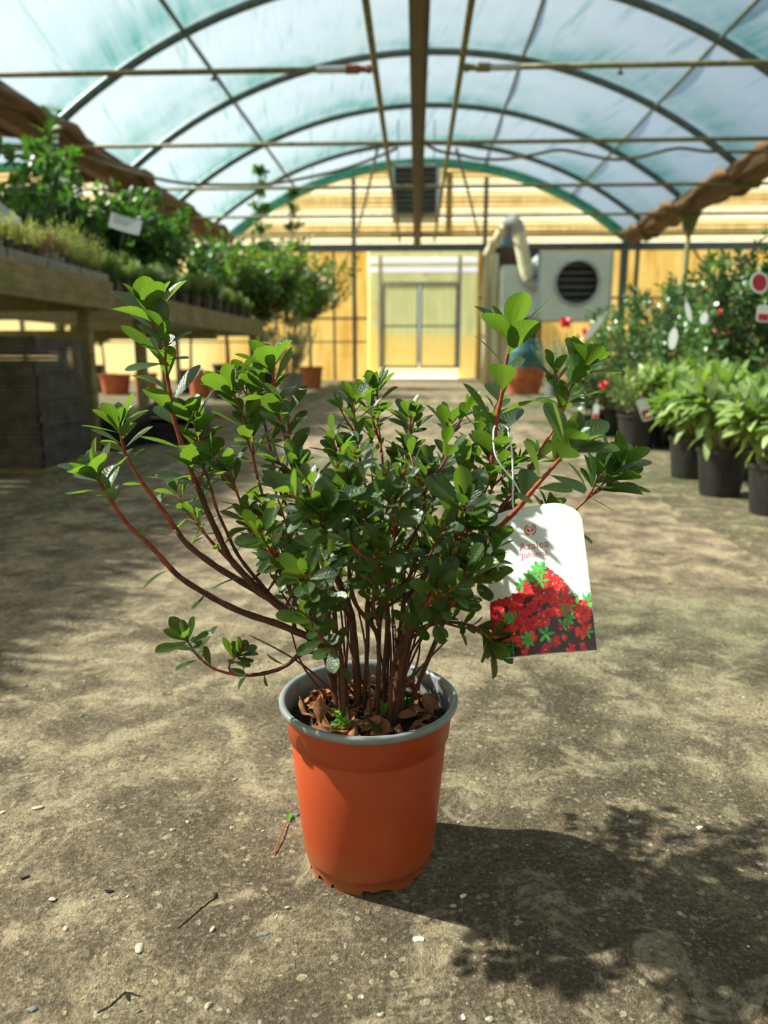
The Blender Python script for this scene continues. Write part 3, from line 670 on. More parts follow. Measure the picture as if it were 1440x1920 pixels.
# ================================================================== plants
OB = [(0, .05), (.10, .09), (.22, .32), (.38, .66), (.55, .92), (.70, 1.0), (.83, .90), (.93, .60), (.985, .22), (1.0, .03)]      # obovate
EL = [(0, .08), (.15, .45), (.35, .9), (.55, 1.0), (.75, .8), (.9, .42), (1.0, .02)]
NR = [(0, .15), (.3, 1.0), (.7, .8), (1.0, .05)]
rng = random.Random(7)
def perp(s):
    u = s.orthogonal().normalized(); return u, s.cross(u).normalized()
def leaves_on(mb, path, rg, L, W, n, a0, a1, prof, start=0.0, across=3, curl=.15, jitter=.3, mi=0, power=1.0):
    """n leaves spiralling along a polyline; start..1 is the leafy stretch; tip ones stand steeper"""
    cum = [0]
    for i in range(1, len(path)): cum.append(cum[-1] + (path[i] - path[i - 1]).length)
    tot = cum[-1] or 1e-6; ph = rg.random() * 7
    for q in range(n):
        f = start + (1 - start) * (1 - (1 - (q + .5) / n) ** power) ; dd = f * tot; i = 1
        while i < len(cum) - 1 and cum[i] < dd: i += 1
        tt = (dd - cum[i - 1]) / max(1e-6, cum[i] - cum[i - 1])
        p = path[i - 1].lerp(path[i], tt); s = (path[i] - path[i - 1]).normalized()
        u, v = perp(s); ph += 2.4 + rg.uniform(-.3, .3)
        r = u * math.cos(ph) + v * math.sin(ph)
        an = R(a0 + (a1 - a0) * q / max(1, n - 1) + rg.uniform(-12, 12))
        d = s * math.cos(an) + r * math.sin(an)
        nn = s * math.sin(an) - r * math.cos(an) + Vector((0, 0, .35))
        l = L * rg.uniform(1 - jitter, 1 + jitter * .6)
        mb.leaf(p, d, nn, l, W * l / L * rg.uniform(.85, 1.1), prof, curl * rg.uniform(-.4, 1.6), rg.uniform(.05, .35), across, mi=mi)

# ------------------------------------------------------------------ THE AZALEA
YC = 0.89
pc = at(691, 1303, YC); PX = pc.x; RIMZ = pc.z; RIMR = 0.1115
az = empty('potted_azalea', (PX, YC, 0), 'azalea bush with red-brown stems in an orange plastic pot in the middle of the path', 'potted plant')
def loc(p): return Vector(p) - Vector((PX, YC, 0))
RB = 0.0815                               # radius at the foot
H = RIMZ
def notch(p, i, a):
    if i in (0,):                        # drainage notches round the foot
        aa = a + .25 * math.sin(3 * a + 1); kq = (aa / (2 * PI) * 13) % 1.0; sel = int(aa / (2 * PI) * 13) % 5
        z = (0.0055 if kq < (.30, .5, .22, .55, .18)[sel] else 0.0) + .0012 * math.sin(a * 23)
        return Vector((p.x, p.y, p.z + z))
    return p
prof = [(RB, 0.0), (RB + .001, .016), (RB + .0035, .018), (RB + .0055, .024), (RB + .019, H - .052), (RB + .0182, H - .0505), (RB + .0188, H - .049), (RB + .0222, H - .0465), (RIMR - .0035, H - .008)]
body = MB().lathe(prof, 208, fn=notch)
body.lathe([(RB - .004, .012), (0.001, .012)], 48)
pot = body.build('pot', M['orange'], az, smooth=True)
MB().lathe([(RIMR - .0045, H - .0095), (RIMR + .0012, H - .0085), (RIMR + .0028, H - .005), (RIMR + .003, H - .001), (RIMR + .0008, H + .0012), (RIMR - .0035, H + .0008), (RIMR - .0065, H - .003), (RIMR - .009, H - .03), (RIMR - .018, H - .075)], 96).build('pot_rim', M['rim'], pot, smooth=True)
SZ = H - .030
sm = MB(); rows = 14; seg_ = 48; vs = []; fs = []
for i in range(rows + 1):
    for kq in range(seg_):
        r = (RIMR - .0125) * i / rows; a = 2 * PI * kq / seg_
        x, y = r * math.cos(a), r * math.sin(a)
        vs.append((x, y, SZ + .006 * mnoise.noise(Vector((x * 30, y * 30, 1))) + .004 * mnoise.noise(Vector((x * 90, y * 90, 4)))))
for i in range(rows):
    for kq in range(seg_): fs.append((i * seg_ + kq, (i + 1) * seg_ + kq, (i + 1) * seg_ + (kq + 1) % seg_, i * seg_ + (kq + 1) % seg_))
sm.add(vs, fs); sm.build('soil', M['soil'], az, smooth=True)
mo = MB(); mr = random.Random(3)
for _ in range(420):
    a = mr.random() * 2 * PI; r = math.sqrt(mr.random()); c0 = Vector((.040 + r * .034 * math.cos(a), .022 + r * .022 * math.sin(a), SZ + .002 + .007 * (1 - r * r)))
    d = Vector((mr.uniform(-.6, .6), mr.uniform(-.6, .6), 1))
    mo.leaf(c0, d, Vector((mr.uniform(-1, 1), mr.uniform(-1, 1), 0)), .007, .0025, NR)
mo.build('moss_patch', M['moss'], az)
yg = MB()
for sx0, sy0 in ((-.030, -.045), (-.024, -.055), (-.036, -.035), (.022, -.02)):
    base = Vector((sx0, sy0, SZ)); pth = [base, base + Vector((.002, -.002, .012)), base + Vector((.0, -.003, .024))]
    yg.tube(pth, .0008, 5); leaves_on(yg, pth, mr, .013, .008, 8, 80, 30, EL, .1)
yg.build('seedling', M['leaf_young'], az)

# branches traced: list of pixel points from tip to base, depth offset of the tip, leaf length, number of leaves, leafy start
BR = [
 # px path,                                                                                      dY,   L,    n, start
 ([(180, 893), (202, 932), (240, 982), (292, 1036), (352, 1092), (440, 1142), (540, 1178), (610, 1225)], -.06, .046, 9, .93),
 ([(224, 800), (236, 850), (265, 900), (302, 952), (352, 1022), (430, 1078), (512, 1126), (580, 1170), (630, 1230)], .02, .042, 10, .90),
 ([(282, 590), (300, 660), (316, 725), (330, 790), (356, 872), (386, 950), (422, 1030), (470, 1092), (540, 1150), (612, 1208)], -.02, .056, 20, .62),
 ([(362, 785), (376, 850), (394, 915), (420, 985), (452, 1050), (510, 1120), (590, 1190)], .0, .042, 12, .72),
 ([(436, 735), (452, 780), (472, 850), (490, 920), (520, 1000), (570, 1090), (630, 1190)], .06, .046, 14, .70),
 ([(508, 690), (520, 765), (542, 842), (570, 922), (604, 1005), (640, 1100), (665, 1200)], .03, .050, 17, .62),
 ([(470, 720), (490, 770), (508, 850), (530, 930), (575, 1040), (630, 1160)], .10, .042, 12, .7),
 ([(350, 1200), (375, 1235), (412, 1258), (470, 1266), (525, 1254), (572, 1222), (625, 1198)], -.10, .036, 9, .88),
 ([(445, 1228), (432, 1248), (440, 1262), (480, 1265), (530, 1252), (575, 1222), (628, 1200)], -.10, .032, 9, .93),
 ([(583, 1158), (592, 1180), (612, 1205), (640, 1230)], -.16, .040, 14, .5),
 ([(665, 752), (668, 800), (672, 850), (684, 920), (690, 1000), (690, 1120), (688, 1210)], .02, .038, 15, .70),
 ([(706, 728), (708, 760), (714, 830), (716, 900), (712, 1000), (706, 1120)], .10, .040, 13, .78),
 ([(768, 780), (766, 830), (758, 900), (742, 990), (726, 1100)], .0, .040, 16, .70),
 ([(838, 800), (832, 850), (815, 930), (790, 1020), (756, 1130)], .05, .042, 14, .70),
 ([(957, 632), (948, 690), (936, 760), (927, 830), (915, 900), (892, 962), (862, 1030), (820, 1105), (768, 1190)], .01, .058, 17, .64),
 ([(1092, 690), (1068, 738), (1042, 795), (1012, 848), (976, 905), (930, 965), (870, 1050), (800, 1150)], .05, .045, 10, .80),
 ([(1152, 878), (1132, 905), (1100, 936), (1064, 968), (1010, 1000), (940, 1040), (860, 1100), (780, 1180)], .04, .055, 10, .84),
 ([(1066, 838), (1022, 892), (992, 928), (950, 975), (906, 1012), (862, 1062), (815, 1112), (762, 1180)], -.15, .048, 10, .80),
 ([(1010, 860), (985, 900), (960, 935), (925, 985), (880, 1050)], .12, .038, 12, .6),
 ([(870, 950), (856, 990), (836, 1040), (800, 1090), (756, 1170)], -.13, .050, 10, .75),
 ([(872, 1070), (864, 1110), (836, 1150), (790, 1185), (742, 1230)], -.15, .046, 10, .72),
 ([(925, 1205), (905, 1185), (880, 1172), (820, 1168), (760, 1195), (730, 1240)], -.10, .042, 9, .84),
 ([(735, 945), (738, 985), (736, 1040), (728, 1110), (712, 1190)], -.17, .042, 12, .72),
 ([(648, 930), (650, 970), (655, 1040), (662, 1120), (672, 1200)], -.16, .045, 14, .65),
 ([(605, 965), (612, 1010), (622, 1080), (645, 1160)], -.19, .044, 13, .65),
 ([(705, 1040), (706, 1080), (700, 1140), (694, 1210)], -.20, .034, 14, .55),
 ([(640, 850), (644, 900), (650, 980), (664, 1090)], -.06, .040, 15, .65),
 ([(800, 890), (796, 930), (780, 1000), (750, 1100)], -.08, .040, 14, .65),
 ([(902, 800), (884, 860), (860, 940), (820, 1040), (770, 1140)], .12, .042, 14, .68),
 ([(555, 880), (566, 930), (585, 1000), (616, 1090), (650, 1180)], -.10, .040, 14, .68),
 ([(430, 880), (446, 930), (476, 1000), (530, 1080), (590, 1160)], -.06, .038, 13, .68),
 ([(490, 1000), (510, 1040), (548, 1090), (600, 1160)], -.15, .036, 12, .65),
 ([(575, 1080), (592, 1110), (620, 1160), (650, 1215)], -.20, .034, 12, .6),
 ([(940, 860), (925, 910), (895, 970), (850, 1050), (790, 1140)], .10, .036, 14, .65),
 ([(905, 1075), (880, 1100), (836, 1130), (780, 1180)], -.12, .040, 12, .65),
 ([(820, 1100), (806, 1130), (775, 1170), (735, 1220)], -.19, .038, 12, .6),
 ([(1028, 955), (1000, 985), (950, 1020), (880, 1070), (800, 1150)], .08, .040, 12, .75),
 ([(330, 920), (352, 960), (390, 1010), (450, 1070), (530, 1140)], .10, .034, 9, .8),
]
fr_ = random.Random(21)
for _ in range(64):                      # the many smaller shoots that fill the crown
    t = fr_.random(); px = 470 + 410 * t
    top = 790 + 130 * abs(t - .52) * 2
    py = fr_.uniform(top, 1110 - 60 * abs(t - .5) * 2)
    dY = fr_.uniform(-.17, .20)
    bx = 690 + (px - 700) * .12; by = 1215
    mid1 = (px + (bx - px) * .25 + fr_.uniform(-8, 8), py + (by - py) * .30); mid2 = (px + (bx - px) * .62, py + (by - py) * .66)
    BR.append(([(px, py), mid1, mid2, (bx, by)], dY, fr_.uniform(.023, .033), 10, .30))
MPATH = []; LOWP = []; ROOT = (0, 2, 5, 10, 12, 13, 14, 17, 20, 22, 7, 18, 9)
def build_branch(idx, pts, dY, L, n, start):
    N = len(pts); P = []
    tot = [0]
    for i in range(1, N): tot.append(tot[-1] + math.dist(pts[i], pts[i - 1]))
    full = tot[-1] + 60
    rb = random.Random(100 + idx)
    for i, (x, y) in enumerate(pts):
        f = 1 - tot[i] / full
        P.append(loc(at(x, y, YC + dY * f ** 1.1)))
    d = math.atan2(P[-1].y, P[-1].x) if P[-1].xy.length > 1e-4 else rb.random() * 6
    rbs = min(.045, P[-1].xy.length * .6 + .006)
    base = Vector((rbs * math.cos(d + rb.uniform(-.5, .5)), rbs * math.sin(d + rb.uniform(-.5, .5)), SZ - .012))
    if P[-1].z < base.z + .03: P[-1].z = base.z + .045
    if idx < 38 and idx not in ROOT and LOWP:
        q0 = P[-2] if len(P) > 2 else P[-1]; best = None
        for p_ in LOWP:
            if p_.z < q0.z - .02:
                dd_ = (p_ - P[-1]).length + .5 * (p_ - q0).length
                if best is None or dd_ < best[0]: best = (dd_, p_)
        if best: P = P[:-1]; base = best[1]
    if idx >= 38:            # a smaller shoot springs from the nearest larger branch
        q0 = P[1]; best = None
        for mp in MPATH:
            for p_ in mp:
                if p_.z < q0.z - .025 and p_.z > SZ + .05:
                    dd_ = (p_ - q0).length + .35 * abs(p_.z - (q0.z - .07))
                    if best is None or dd_ < best[0]: best = (dd_, p_)
        if best: P = [P[0], P[0].lerp(P[1], .55), P[1].lerp(best[1], .25)]; base = best[1]
    P.append(base); P.reverse()
    path = smoothpath(P, 7)
    # small natural wobble
    path = [p + Vector((mnoise.noise(p * 25 + Vector((idx, 0, 0))), mnoise.noise(p * 25 + Vector((0, idx, 5))), 0)) * .0025 * (0 if i in (0, len(path) - 1) else 1) for i, p in enumerate(path)]
    K = len(path); main = idx < 38
    if main: MPATH.append(path[int(K * .2):int(K * .85)])
    if idx in ROOT: LOWP.extend(path[int(K * .10):int(K * .5)])
    r0 = (.0056 if idx in (0, 1, 2, 14, 17, 5) else .0031) if main else .0019
    rad = [r0 * (1 - .70 * (i / (K - 1))) + .0003 * math.sin(i * 2.1) for i in range(K)]
    rad[-1] = .0011
    mb = MB(); cut = int(K * .55)
    mb.tube(path[:cut + 1], rad[:cut + 1], 8, mi=0, cap=True); mb.tube(path[cut:], rad[cut:], 8, mi=1, cap=True)
    br = mb.build('branch', [M['bark'], M['twig']], az, smooth=True)
    if idx in (0, 1, 2, 3, 4, 5, 6, 7, 14, 15, 16, 17): L = L * 1.13
    lf = MB(); tip = path[-1]; s = (path[-1] - path[-3]).normalized(); s = (s + Vector((0, 0, .25))).normalized()
    u, v = perp(s); W = L * .54 if L > .043 else L * .46
    # rosette
    ph = rb.random() * 7; cnt = 9 if L > .04 else 8
    for q in range(cnt):
        ph += 2.4; r = u * math.cos(ph) + v * math.sin(ph)
        f = q / (cnt - 1); an = R(62 - 48 * f ** .8 + rb.uniform(-10, 10))
        d = s * math.cos(an) + r * math.sin(an); nn = s * math.sin(an) - r * math.cos(an)
        l = L * (1.0 - .45 * f ** 2.2) * rb.uniform(.85, 1.1)
        lf.leaf(tip - s * (.008 * (1 - f)), d, nn, l, W * l / L * (1 - .25 * f) * rb.uniform(.9, 1.1), OB, rb.uniform(-.02, .22), rb.uniform(.06, .38), 5)
    # young upright leaves at the centre
    for q in range(3):
        ph += 2.1; r = u * math.cos(ph) + v * math.sin(ph)
        lf.leaf(tip, s + r * .18, s * .1 - r, L * .34, L * .10, OB, .0, .6, 5)
    leaves_on(lf, path, rb, L * .86, W * .85, int(n * (.8 if main else 1)), 62, 36, OB, start, 5, .12, .3)
    if main and start < .95 and idx not in (17, 34, 36):       # a few stray leaves lower down the bare stem
        leaves_on(lf, path[:int(K * start)], rb, L * .72, W * .66, rb.choice((3, 4, 5)), 75, 60, OB, .55, 5, .2, .3)
    # little side shoots on the larger branches
    if main:
        for q in range(rb.choice((1, 2, 2)) if idx not in (0, 1, 7, 8, 17) else 0):
            fpos = rb.uniform(.45, .9); i = int(fpos * (K - 1)); p = path[i]; sg = (path[i + 1] - path[i]).normalized()
            uu, vv = perp(sg); a = rb.random() * 2 * PI; dd = (sg * .75 + (uu * math.cos(a) + vv * math.sin(a)) * .7 + Vector((0, 0, .35))).normalized()
            ln = rb.uniform(.025, .055); sp_ = [p, p + dd * ln * .5, p + dd * ln + Vector((0, 0, ln * .15))]
            tw = MB().tube(sp_, [.0017, .0014, .0009], 6, mi=0); ob_ = tw.build('twig', M['twig'], br, smooth=True)
            leaves_on(lf, sp_, rb, L * .70, W * .62, 9, 72, 20, OB, .35, 5, .15, .3)
    fo = lf.build('foliage', M['leaf'], br, smooth=True)
    b = MB(); prof_ = [(.0002, 0), (.0022, .002), (.0030, .006), (.0022, .010), (.0002, .0135)]
    q = s.to_track_quat('Z', 'Y').to_matrix()
    b.lathe(prof_, 8, fn=lambda p_, i_, a_: q @ Vector((p_.x, p_.y, p_.z - .001)) + tip)
    bo = b.build('leaf_bud', M['bud'], br, smooth=True)
    if idx == 2: tag(bo, 'dark red bud')
for i in list(ROOT) + [q for q in range(len(BR)) if q not in ROOT]: build_branch(i, *BR[i])

tw_ = random.Random(77)                # thin bare twigs crossing low in the bush
for q in range(20):
    a = tw_.random() * 2 * PI; b0 = Vector((.05 * math.cos(a) * tw_.uniform(.3, 1), .04 * math.sin(a) * tw_.uniform(.3, 1), SZ - .01))
    a2 = a + tw_.uniform(-1.6, 1.6); hh_ = tw_.uniform(.10, .22); e0 = Vector((.16 * math.cos(a2) * tw_.uniform(.3, 1), .12 * math.sin(a2) * tw_.uniform(.3, 1), SZ + hh_))
    md = b0.lerp(e0, .5) + Vector((tw_.uniform(-.02, .02), tw_.uniform(-.02, .02), .02))
    pt_ = smoothpath([b0, md, e0], 6); MB().tube(pt_, [.0019 - .001 * i_ / 12 for i_ in range(13)], 6).build('branch', M['bark'], az, smooth=True)
# ------------------------------------------------------------------ hang tag
BL, BRt = at(924, 1243, .785), at(1117, 1212, .75)
TL, TR = at(888, 962, .88), at(1062, 946, .845)
ux = ((BRt - BL) + (TR - TL)).normalized(); O = (BL + BRt) / 2; up = ((TL + TR) / 2 - O); TH = up.length; up = (up - ux * up.dot(ux)).normalized(); nrm = ux.cross(up)
TW = (BRt - BL).length
Mt = Matrix((ux, up, nrm)).transposed().to_4x4(); Mt.translation = O
tg = empty('plant_label', (0, 0, 0), 'white plant label picturing red azalea flowers hanging from a right-hand branch', 'plant label')
tg.matrix_world = Mt
hw_ = TW / 2; rc = TW * .30
out = [(-hw_, 0), (hw_, 0)]
for i in range(9): a = PI / 2 * i / 8; out.append((hw_ - rc + rc * math.cos(a), TH - rc * .75 + rc * .75 * math.sin(a)))
for i in range(9): a = PI / 2 * i / 8; out.append((-hw_ + rc - rc * math.sin(a), TH - rc * .75 + rc * .75 * math.cos(a)))
nn_ = len(out)
def bend(x, y): return -.006 * (x / hw_) ** 2 + .004 * (y / TH - .4) ** 2
m = MB()                                    # the card: grid clipped to outline
NXc, NYc = 20, 24
def halfw(y):
    y0 = TH - rc * .75
    if y <= y0: return hw_
    t_ = min(1, (y - y0) / (rc * .75)); return hw_ - rc + rc * math.sqrt(max(0, 1 - t_ * t_))
for sgn in (1, -1):
    vs = []; fs = []
    ys_ = [TH * j / NYc for j in range(NYc - 5)] + [TH * (NYc - 5 + 5 * (1 - (1 - q / 10) ** 2)) / NYc for q in range(11)]
    for y in ys_:
        for i in range(NXc + 1):
            x = halfw(y) * (2 * i / NXc - 1); vs.append((x, y, bend(x, y) + sgn * .0003))
    for j in range(len(ys_) - 1):
        for i in range(NXc):
            a = j * (NXc + 1) + i; q_ = (a, a + 1, a + NXc + 2, a + NXc + 1); fs.append(q_ if sgn > 0 else q_[::-1])
    m.add(vs, fs)
m.build('card', M['white_card'], tg, smooth=False)
# printed flowers
pr = MB(); tr = random.Random(5)
def topline(u): # u in -1..1 -> height fraction of the picture top
    pts_ = [(-1, .40), (-.85, .44), (-.6, .47), (-.38, .46), (-.3, .55), (-.1, .58), (.0, .66), (.12, .68), (.25, .60), (.4, .57), (.5, .52), (.58, .44), (.75, .38), (1, .34)]
    for (a_, b_), (c_, d_) in zip(pts_, pts_[1:]):
        if a_ <= u <= c_: return (b_ + (d_ - b_) * (u - a_) / (c_ - a_)) * .86
    return .3
base = [];
for i in range(41):
    u = -1 + 2 * i / 40; base.append((u * hw_ * .995, topline(u) * TH))
vs = []; fs = []
for i, (x, y) in enumerate(base):
    for j in range(9): yy = .001 + (y - .008 - .001) * j / 8; vs.append((x, yy, bend(x, yy) + .00045))
for i in range(40):
    for j in range(8): a = i * 9 + j; fs.append((a, a + 9, a + 10, a + 1))
pr.add(vs, fs, mi=4)
def pv(x, y, z): return (max(-hw_ * .995, min(hw_ * .995, x)), max(.0006, y), z)
lay = .0005
for q in range(330):
    u = tr.uniform(-.97, .97); hh = topline(u); v = tr.random() ** .85 * hh
    if v < .16 and tr.random() < .55: continue
    if abs(u - .35) < .28 and .12 < v < .24 and tr.random() < .75: continue
    r_ = TW * tr.uniform(.035, .062); lay += .0000006
    cx_, cy_ = u * hw_, v * TH; ph = tr.random() * 6
    col_ = tr.choice((0, 0, 1, 1, 2)) if v < .5 * hh + .1 else tr.choice((0, 0, 2, 1))
    if u > .3 and tr.random() < .6: col_ = 2
    for pe in range(5):
        a0 = ph + pe * 2 * PI / 5; ring = []
        for e in range(7):
            an = a0 + (e - 3) / 3 * .60; rr = r_ * (.86 + .16 * math.cos((e - 3) * .9) + tr.uniform(-.05, .05)); ring.append(pv(cx_ + rr * math.cos(an), cy_ + rr * math.sin(an) * .9, bend(cx_, cy_) + lay + .00002 * (pe / 5)))
        pr.poly([pv(cx_, cy_, bend(cx_, cy_) + lay)] + ring, mi=col_ if tr.random() < .7 else tr.choice((0, 1, 2)))
    if tr.random() < .25:
        r2 = r_ * .16; pr.poly([pv(cx_ + r2 * math.cos(a), cy_ + r2 * math.sin(a), bend(cx_, cy_) + lay + .00004) for a in (0, 1.2, 2.4, 3.6, 4.8)], mi=5)
greens = [(-.28, .52), (-.12, .57), (.08, .62), (.10, .53), (-.62, .29), (-.50, .27), (.58, .33), (.66, .37), (.42, .30), (.44, .20), (.55, .24), (-.85, .14), (-.8, .08), (.86, .13), (.90, .36), (-.25, .12), (.1, .14), (-.6, .06)]
for gx, gy in greens:
    cx_, cy_ = gx * hw_, gy * TH * .90; nl = tr.choice((5, 6, 7)); r_ = TW * tr.uniform(.065, .095)
    for q in range(nl):
        an = q * 2 * PI / nl + tr.uniform(-.2, .2); dx_, dy_ = math.cos(an), math.sin(an); nx_, ny_ = -dy_, dx_
        pts_ = [(0, 0), (.35, .16), (.7, .2), (1, 0), (.7, -.2), (.35, -.16)]
        pr.poly([pv(cx_ + r_ * (a_ * dx_ + b_ * nx_), cy_ + r_ * (a_ * dy_ + b_ * ny_), bend(cx_, cy_) + .0008 + .00001 * q) for a_, b_ in pts_], mi=3)
pr.build('printed_picture', [M['print_red'], M['print_crimson'], M['print_scarlet'], M['print_green'], M['print_dark'], M['print_yellow']], tg)
# round emblem: broken ring with three small bud shapes inside
lg = MB(); lx, ly, lr = -.02 * hw_, TH * .835, TW * .063
ringo = []; N_ = 40
for i in range(N_):
    a0 = -PI / 2 + .25 + (2 * PI - .5) * i / N_; a1 = -PI / 2 + .25 + (2 * PI - .5) * (i + 1) / N_
    lg.poly([(lx + r_ * math.cos(a_), ly + r_ * math.sin(a_), bend(lx, ly) + .0004) for a_, r_ in ((a0, lr * .80), (a0, lr), (a1, lr), (a1, lr * .80))][::-1])
def drop(cx_, cy_, ang, L_, W_, ringw=None):
    P_ = [(0, 0), (.3, .32), (.6, .5), (.85, .36), (1, 0), (.85, -.36), (.6, -.5), (.3, -.32)]
    return [(cx_ + L_ * a_ * math.cos(ang) - W_ * b_ * math.sin(ang), cy_ + L_ * a_ * math.sin(ang) + W_ * b_ * math.cos(ang), bend(lx, ly) + .00042) for a_, b_ in P_]
for an, ox_, oy_ in ((PI / 2 + .5, -.12, -.45), (PI / 2 - .5, .12, -.45)): lg.poly(drop(lx + ox_ * lr, ly + oy_ * lr, an, lr * .72, lr * .42)[::-1])
for cx2, cy2, r2, a_s, a_e in ((-.30, .18, .30, .3, 3.6), (.30, .18, .30, -.5, 2.8)):
    for i in range(12):
        a0 = a_s + (a_e - a_s) * i / 12; a1 = a_s + (a_e - a_s) * (i + 1) / 12
        lg.poly([(lx + lr * (cx2 + q * math.cos(a_)), ly + lr * (cy2 + q * math.sin(a_)), bend(lx, ly) + .00042) for a_, q in ((a0, r2 * .72), (a0, r2 * 1.1), (a1, r2 * 1.1), (a1, r2 * .72))][::-1])
lg.build('round_emblem', M['print_scarlet'], tg)
def text(body, x, y, size, mat, name):
    cu = bpy.data.curves.new(name, 'FONT'); cu.body = body; cu.size = size; cu.align_x = 'CENTER'; cu.extrude = 0.00002
    o = bpy.data.objects.new(name, cu); COL.objects.link(o); dg = C.evaluated_depsgraph_get(); me = bpy.data.meshes.new_from_object(o.evaluated_get(dg))
    bpy.data.objects.remove(o); me.materials.clear(); me.materials.append(mat)
    o = bpy.data.objects.new(name, me); COL.objects.link(o); o.parent = tg; o.location = (x, y, bend(x, y) + .00042); return o
text('Azalea', .02 * hw_, TH * .70, TW * .115, M['print_pink'], 'lettering')
text('\u2018Johanna\u2019', .02 * hw_, TH * .645, TW * .085, M['print_pink'], 'lettering')
inv = Mt.inverted()
def tp(px, py, Y): return inv @ at(px, py, Y)
st = smoothpath([tp(952, 803, .885), tp(960, 850, .87), tp(962, 900, .86), tp(962, 950, .857), tp(978, 975, .860)], 6)
st2 = smoothpath([tp(925, 812, .885), tp(928, 850, .87), tp(945, 880, .865), tp(965, 905, .86), tp(978, 935, .857), tp(982, 972, .860)], 6)
st3 = smoothpath([tp(925, 812, .885), tp(928, 800, .895), tp(940, 796, .90), tp(952, 803, .885)], 5)
MB().tube(st, .0011, 6).tube(st2, .0011, 6).tube(st3, .0011, 6).build('tie', M['string'], tg, smooth=True)

# ------------------------------------------------------------------ dry leaves on the soil
dl = random.Random(11)
protos = []
for q in range(5):
    m = MB(); m.leaf((-.014, 0, .001), (1, 0, dl.uniform(-.1, .3)), (0, dl.uniform(-.4, .4), 1), dl.uniform(.026, .034), dl.uniform(.012, .017), OB, dl.uniform(-.5, .6), dl.uniform(-.8, .9), 5, wav=.07)
    o = m.build('dry_leaf', M['dry'], smooth=True)
    tag(o, 'curled dry brown leaf lying on the soil in the orange pot', 'dead leaf', 'dry leaves in the orange pot'); protos.append(o)
cnt = 0
for q in range(130):
    a = dl.random() * 2 * PI; r = math.sqrt(dl.random()) * .086
    x, y = r * math.cos(a), r * math.sin(a)
    if (x - .04) ** 2 + (y - .022) ** 2 < .024 ** 2: continue
    o = protos[cnt] if cnt < 5 else protos[cnt % 5].copy()
    if cnt >= 5: COL.objects.link(o)
    cnt += 1
    o.location = (PX + x, YC + y, SZ + .004 + dl.random() * .012); o.rotation_euler = (dl.uniform(-.7, .7), dl.uniform(-.7, .7), dl.random() * 7)
    o.scale = [dl.uniform(.75, 1.15)] * 3
m = MB(); m.leaf((0, 0, 0), (.35, -.5, -.18), (.5, .1, 1), .042, .018, OB, .1, .5, 5); o = m.build('fallen_leaf', M['leaf'], smooth=True, loc=(PX - .002, YC - .048, SZ + .026)); tag(o, 'green fallen leaf lying on top of the dry leaves in the orange pot', 'fallen leaf')

# ------------------------------------------------------------------ pebbles and bits on the path
pr_ = random.Random(17); pp = []
def rock(rg, name, mat):
    bm = bmesh.new(); bmesh.ops.create_icosphere(bm, subdivisions=2, radius=1.0)
    off = Vector((rg.random() * 50, rg.random() * 50, 0))
    for v in bm.verts:
        v.co *= 1 + .45 * mnoise.noise(v.co * 1.1 + off); v.co.z *= .42; v.co.y *= .72
    me = bpy.data.meshes.new(name); bm.to_mesh(me); bm.free(); me.materials.append(mat)
    return me
rocks = [rock(pr_, 'pebble', M[mm]) for mm in ('pebble', 'pebble', 'pebble_white', 'pebble', 'pebble_grey', 'pebble')]
for q in range(290):
    y = .45 + 1.6 * pr_.random() ** 1.4; x = pr_.uniform(-.62, .62) * (.55 + y * .65)
    if (x - PX) ** 2 + (y - YC) ** 2 < (.087) ** 2: continue
    o = bpy.data.objects.new('pebble', pr_.choice(rocks)); COL.objects.link(o)
    s_ = .0012 + .0040 * pr_.random() ** 2.6; o.scale = (s_, s_ * pr_.uniform(.7, 1.1), s_); o.location = (x, y, s_ * .18); o.rotation_euler = (0, 0, pr_.random() * 7)
    tag(o, 'tiny loose stone on the trodden path around the orange pot', 'pebble', 'small pebbles on the path')
special = [(785, 1762, .010, 2, 'flat pale stone on the path straight below the orange pot'), (498, 1750, .0075, 4, 'dark grey stone on the path below and left of the orange pot'), (262, 1778, .011, 0, 'flat greyish stone on the path, left of the dark streak in the dirt'),
           (583, 1596, .008, 2, 'pale grey stone right at the left foot of the orange pot'), (70, 1515, .011, 0, 'pinkish stone near the left edge of the path'), (553, 1528, .010, 4, 'sliver of grey stone just left of the orange pot'),
           (868, 1680, .007, 2, 'whitish stone on the path in the pot shadow'), (1312, 1552, .008, 2, 'pale shell-like stone in the shadow at the right')]
for px, py, s_, ri, lb in special:
    p = gr(px, py); o = bpy.data.objects.new('stone', rocks[ri]); COL.objects.link(o); s_ *= .75; o.scale = (s_, s_ * .8, s_ * .7); o.location = (p.x, p.y, s_ * .05); o.rotation_euler = (0, 0, pr_.random() * 6); tag(o, lb, 'stone')
p0, p1 = gr(513, 1605), gr(538, 1545)
t = empty('fallen_sprig', tuple(p0), 'thin twig with one yellow leaf on the path left of the orange pot', 'twig')
d = p1 - p0
MB().tube([Vector((0, 0, .002)), d * .5 + Vector((0, 0, .005)), d + Vector((0, 0, .003))], .0009, 6).build('stem', M['twig'], t)
MB().leaf(d + Vector((0, 0, .004)), d, (0.2, -.6, 1), .02, .009, OB, .0, .3, 5).build('leaf', M['bright'], t, smooth=True)
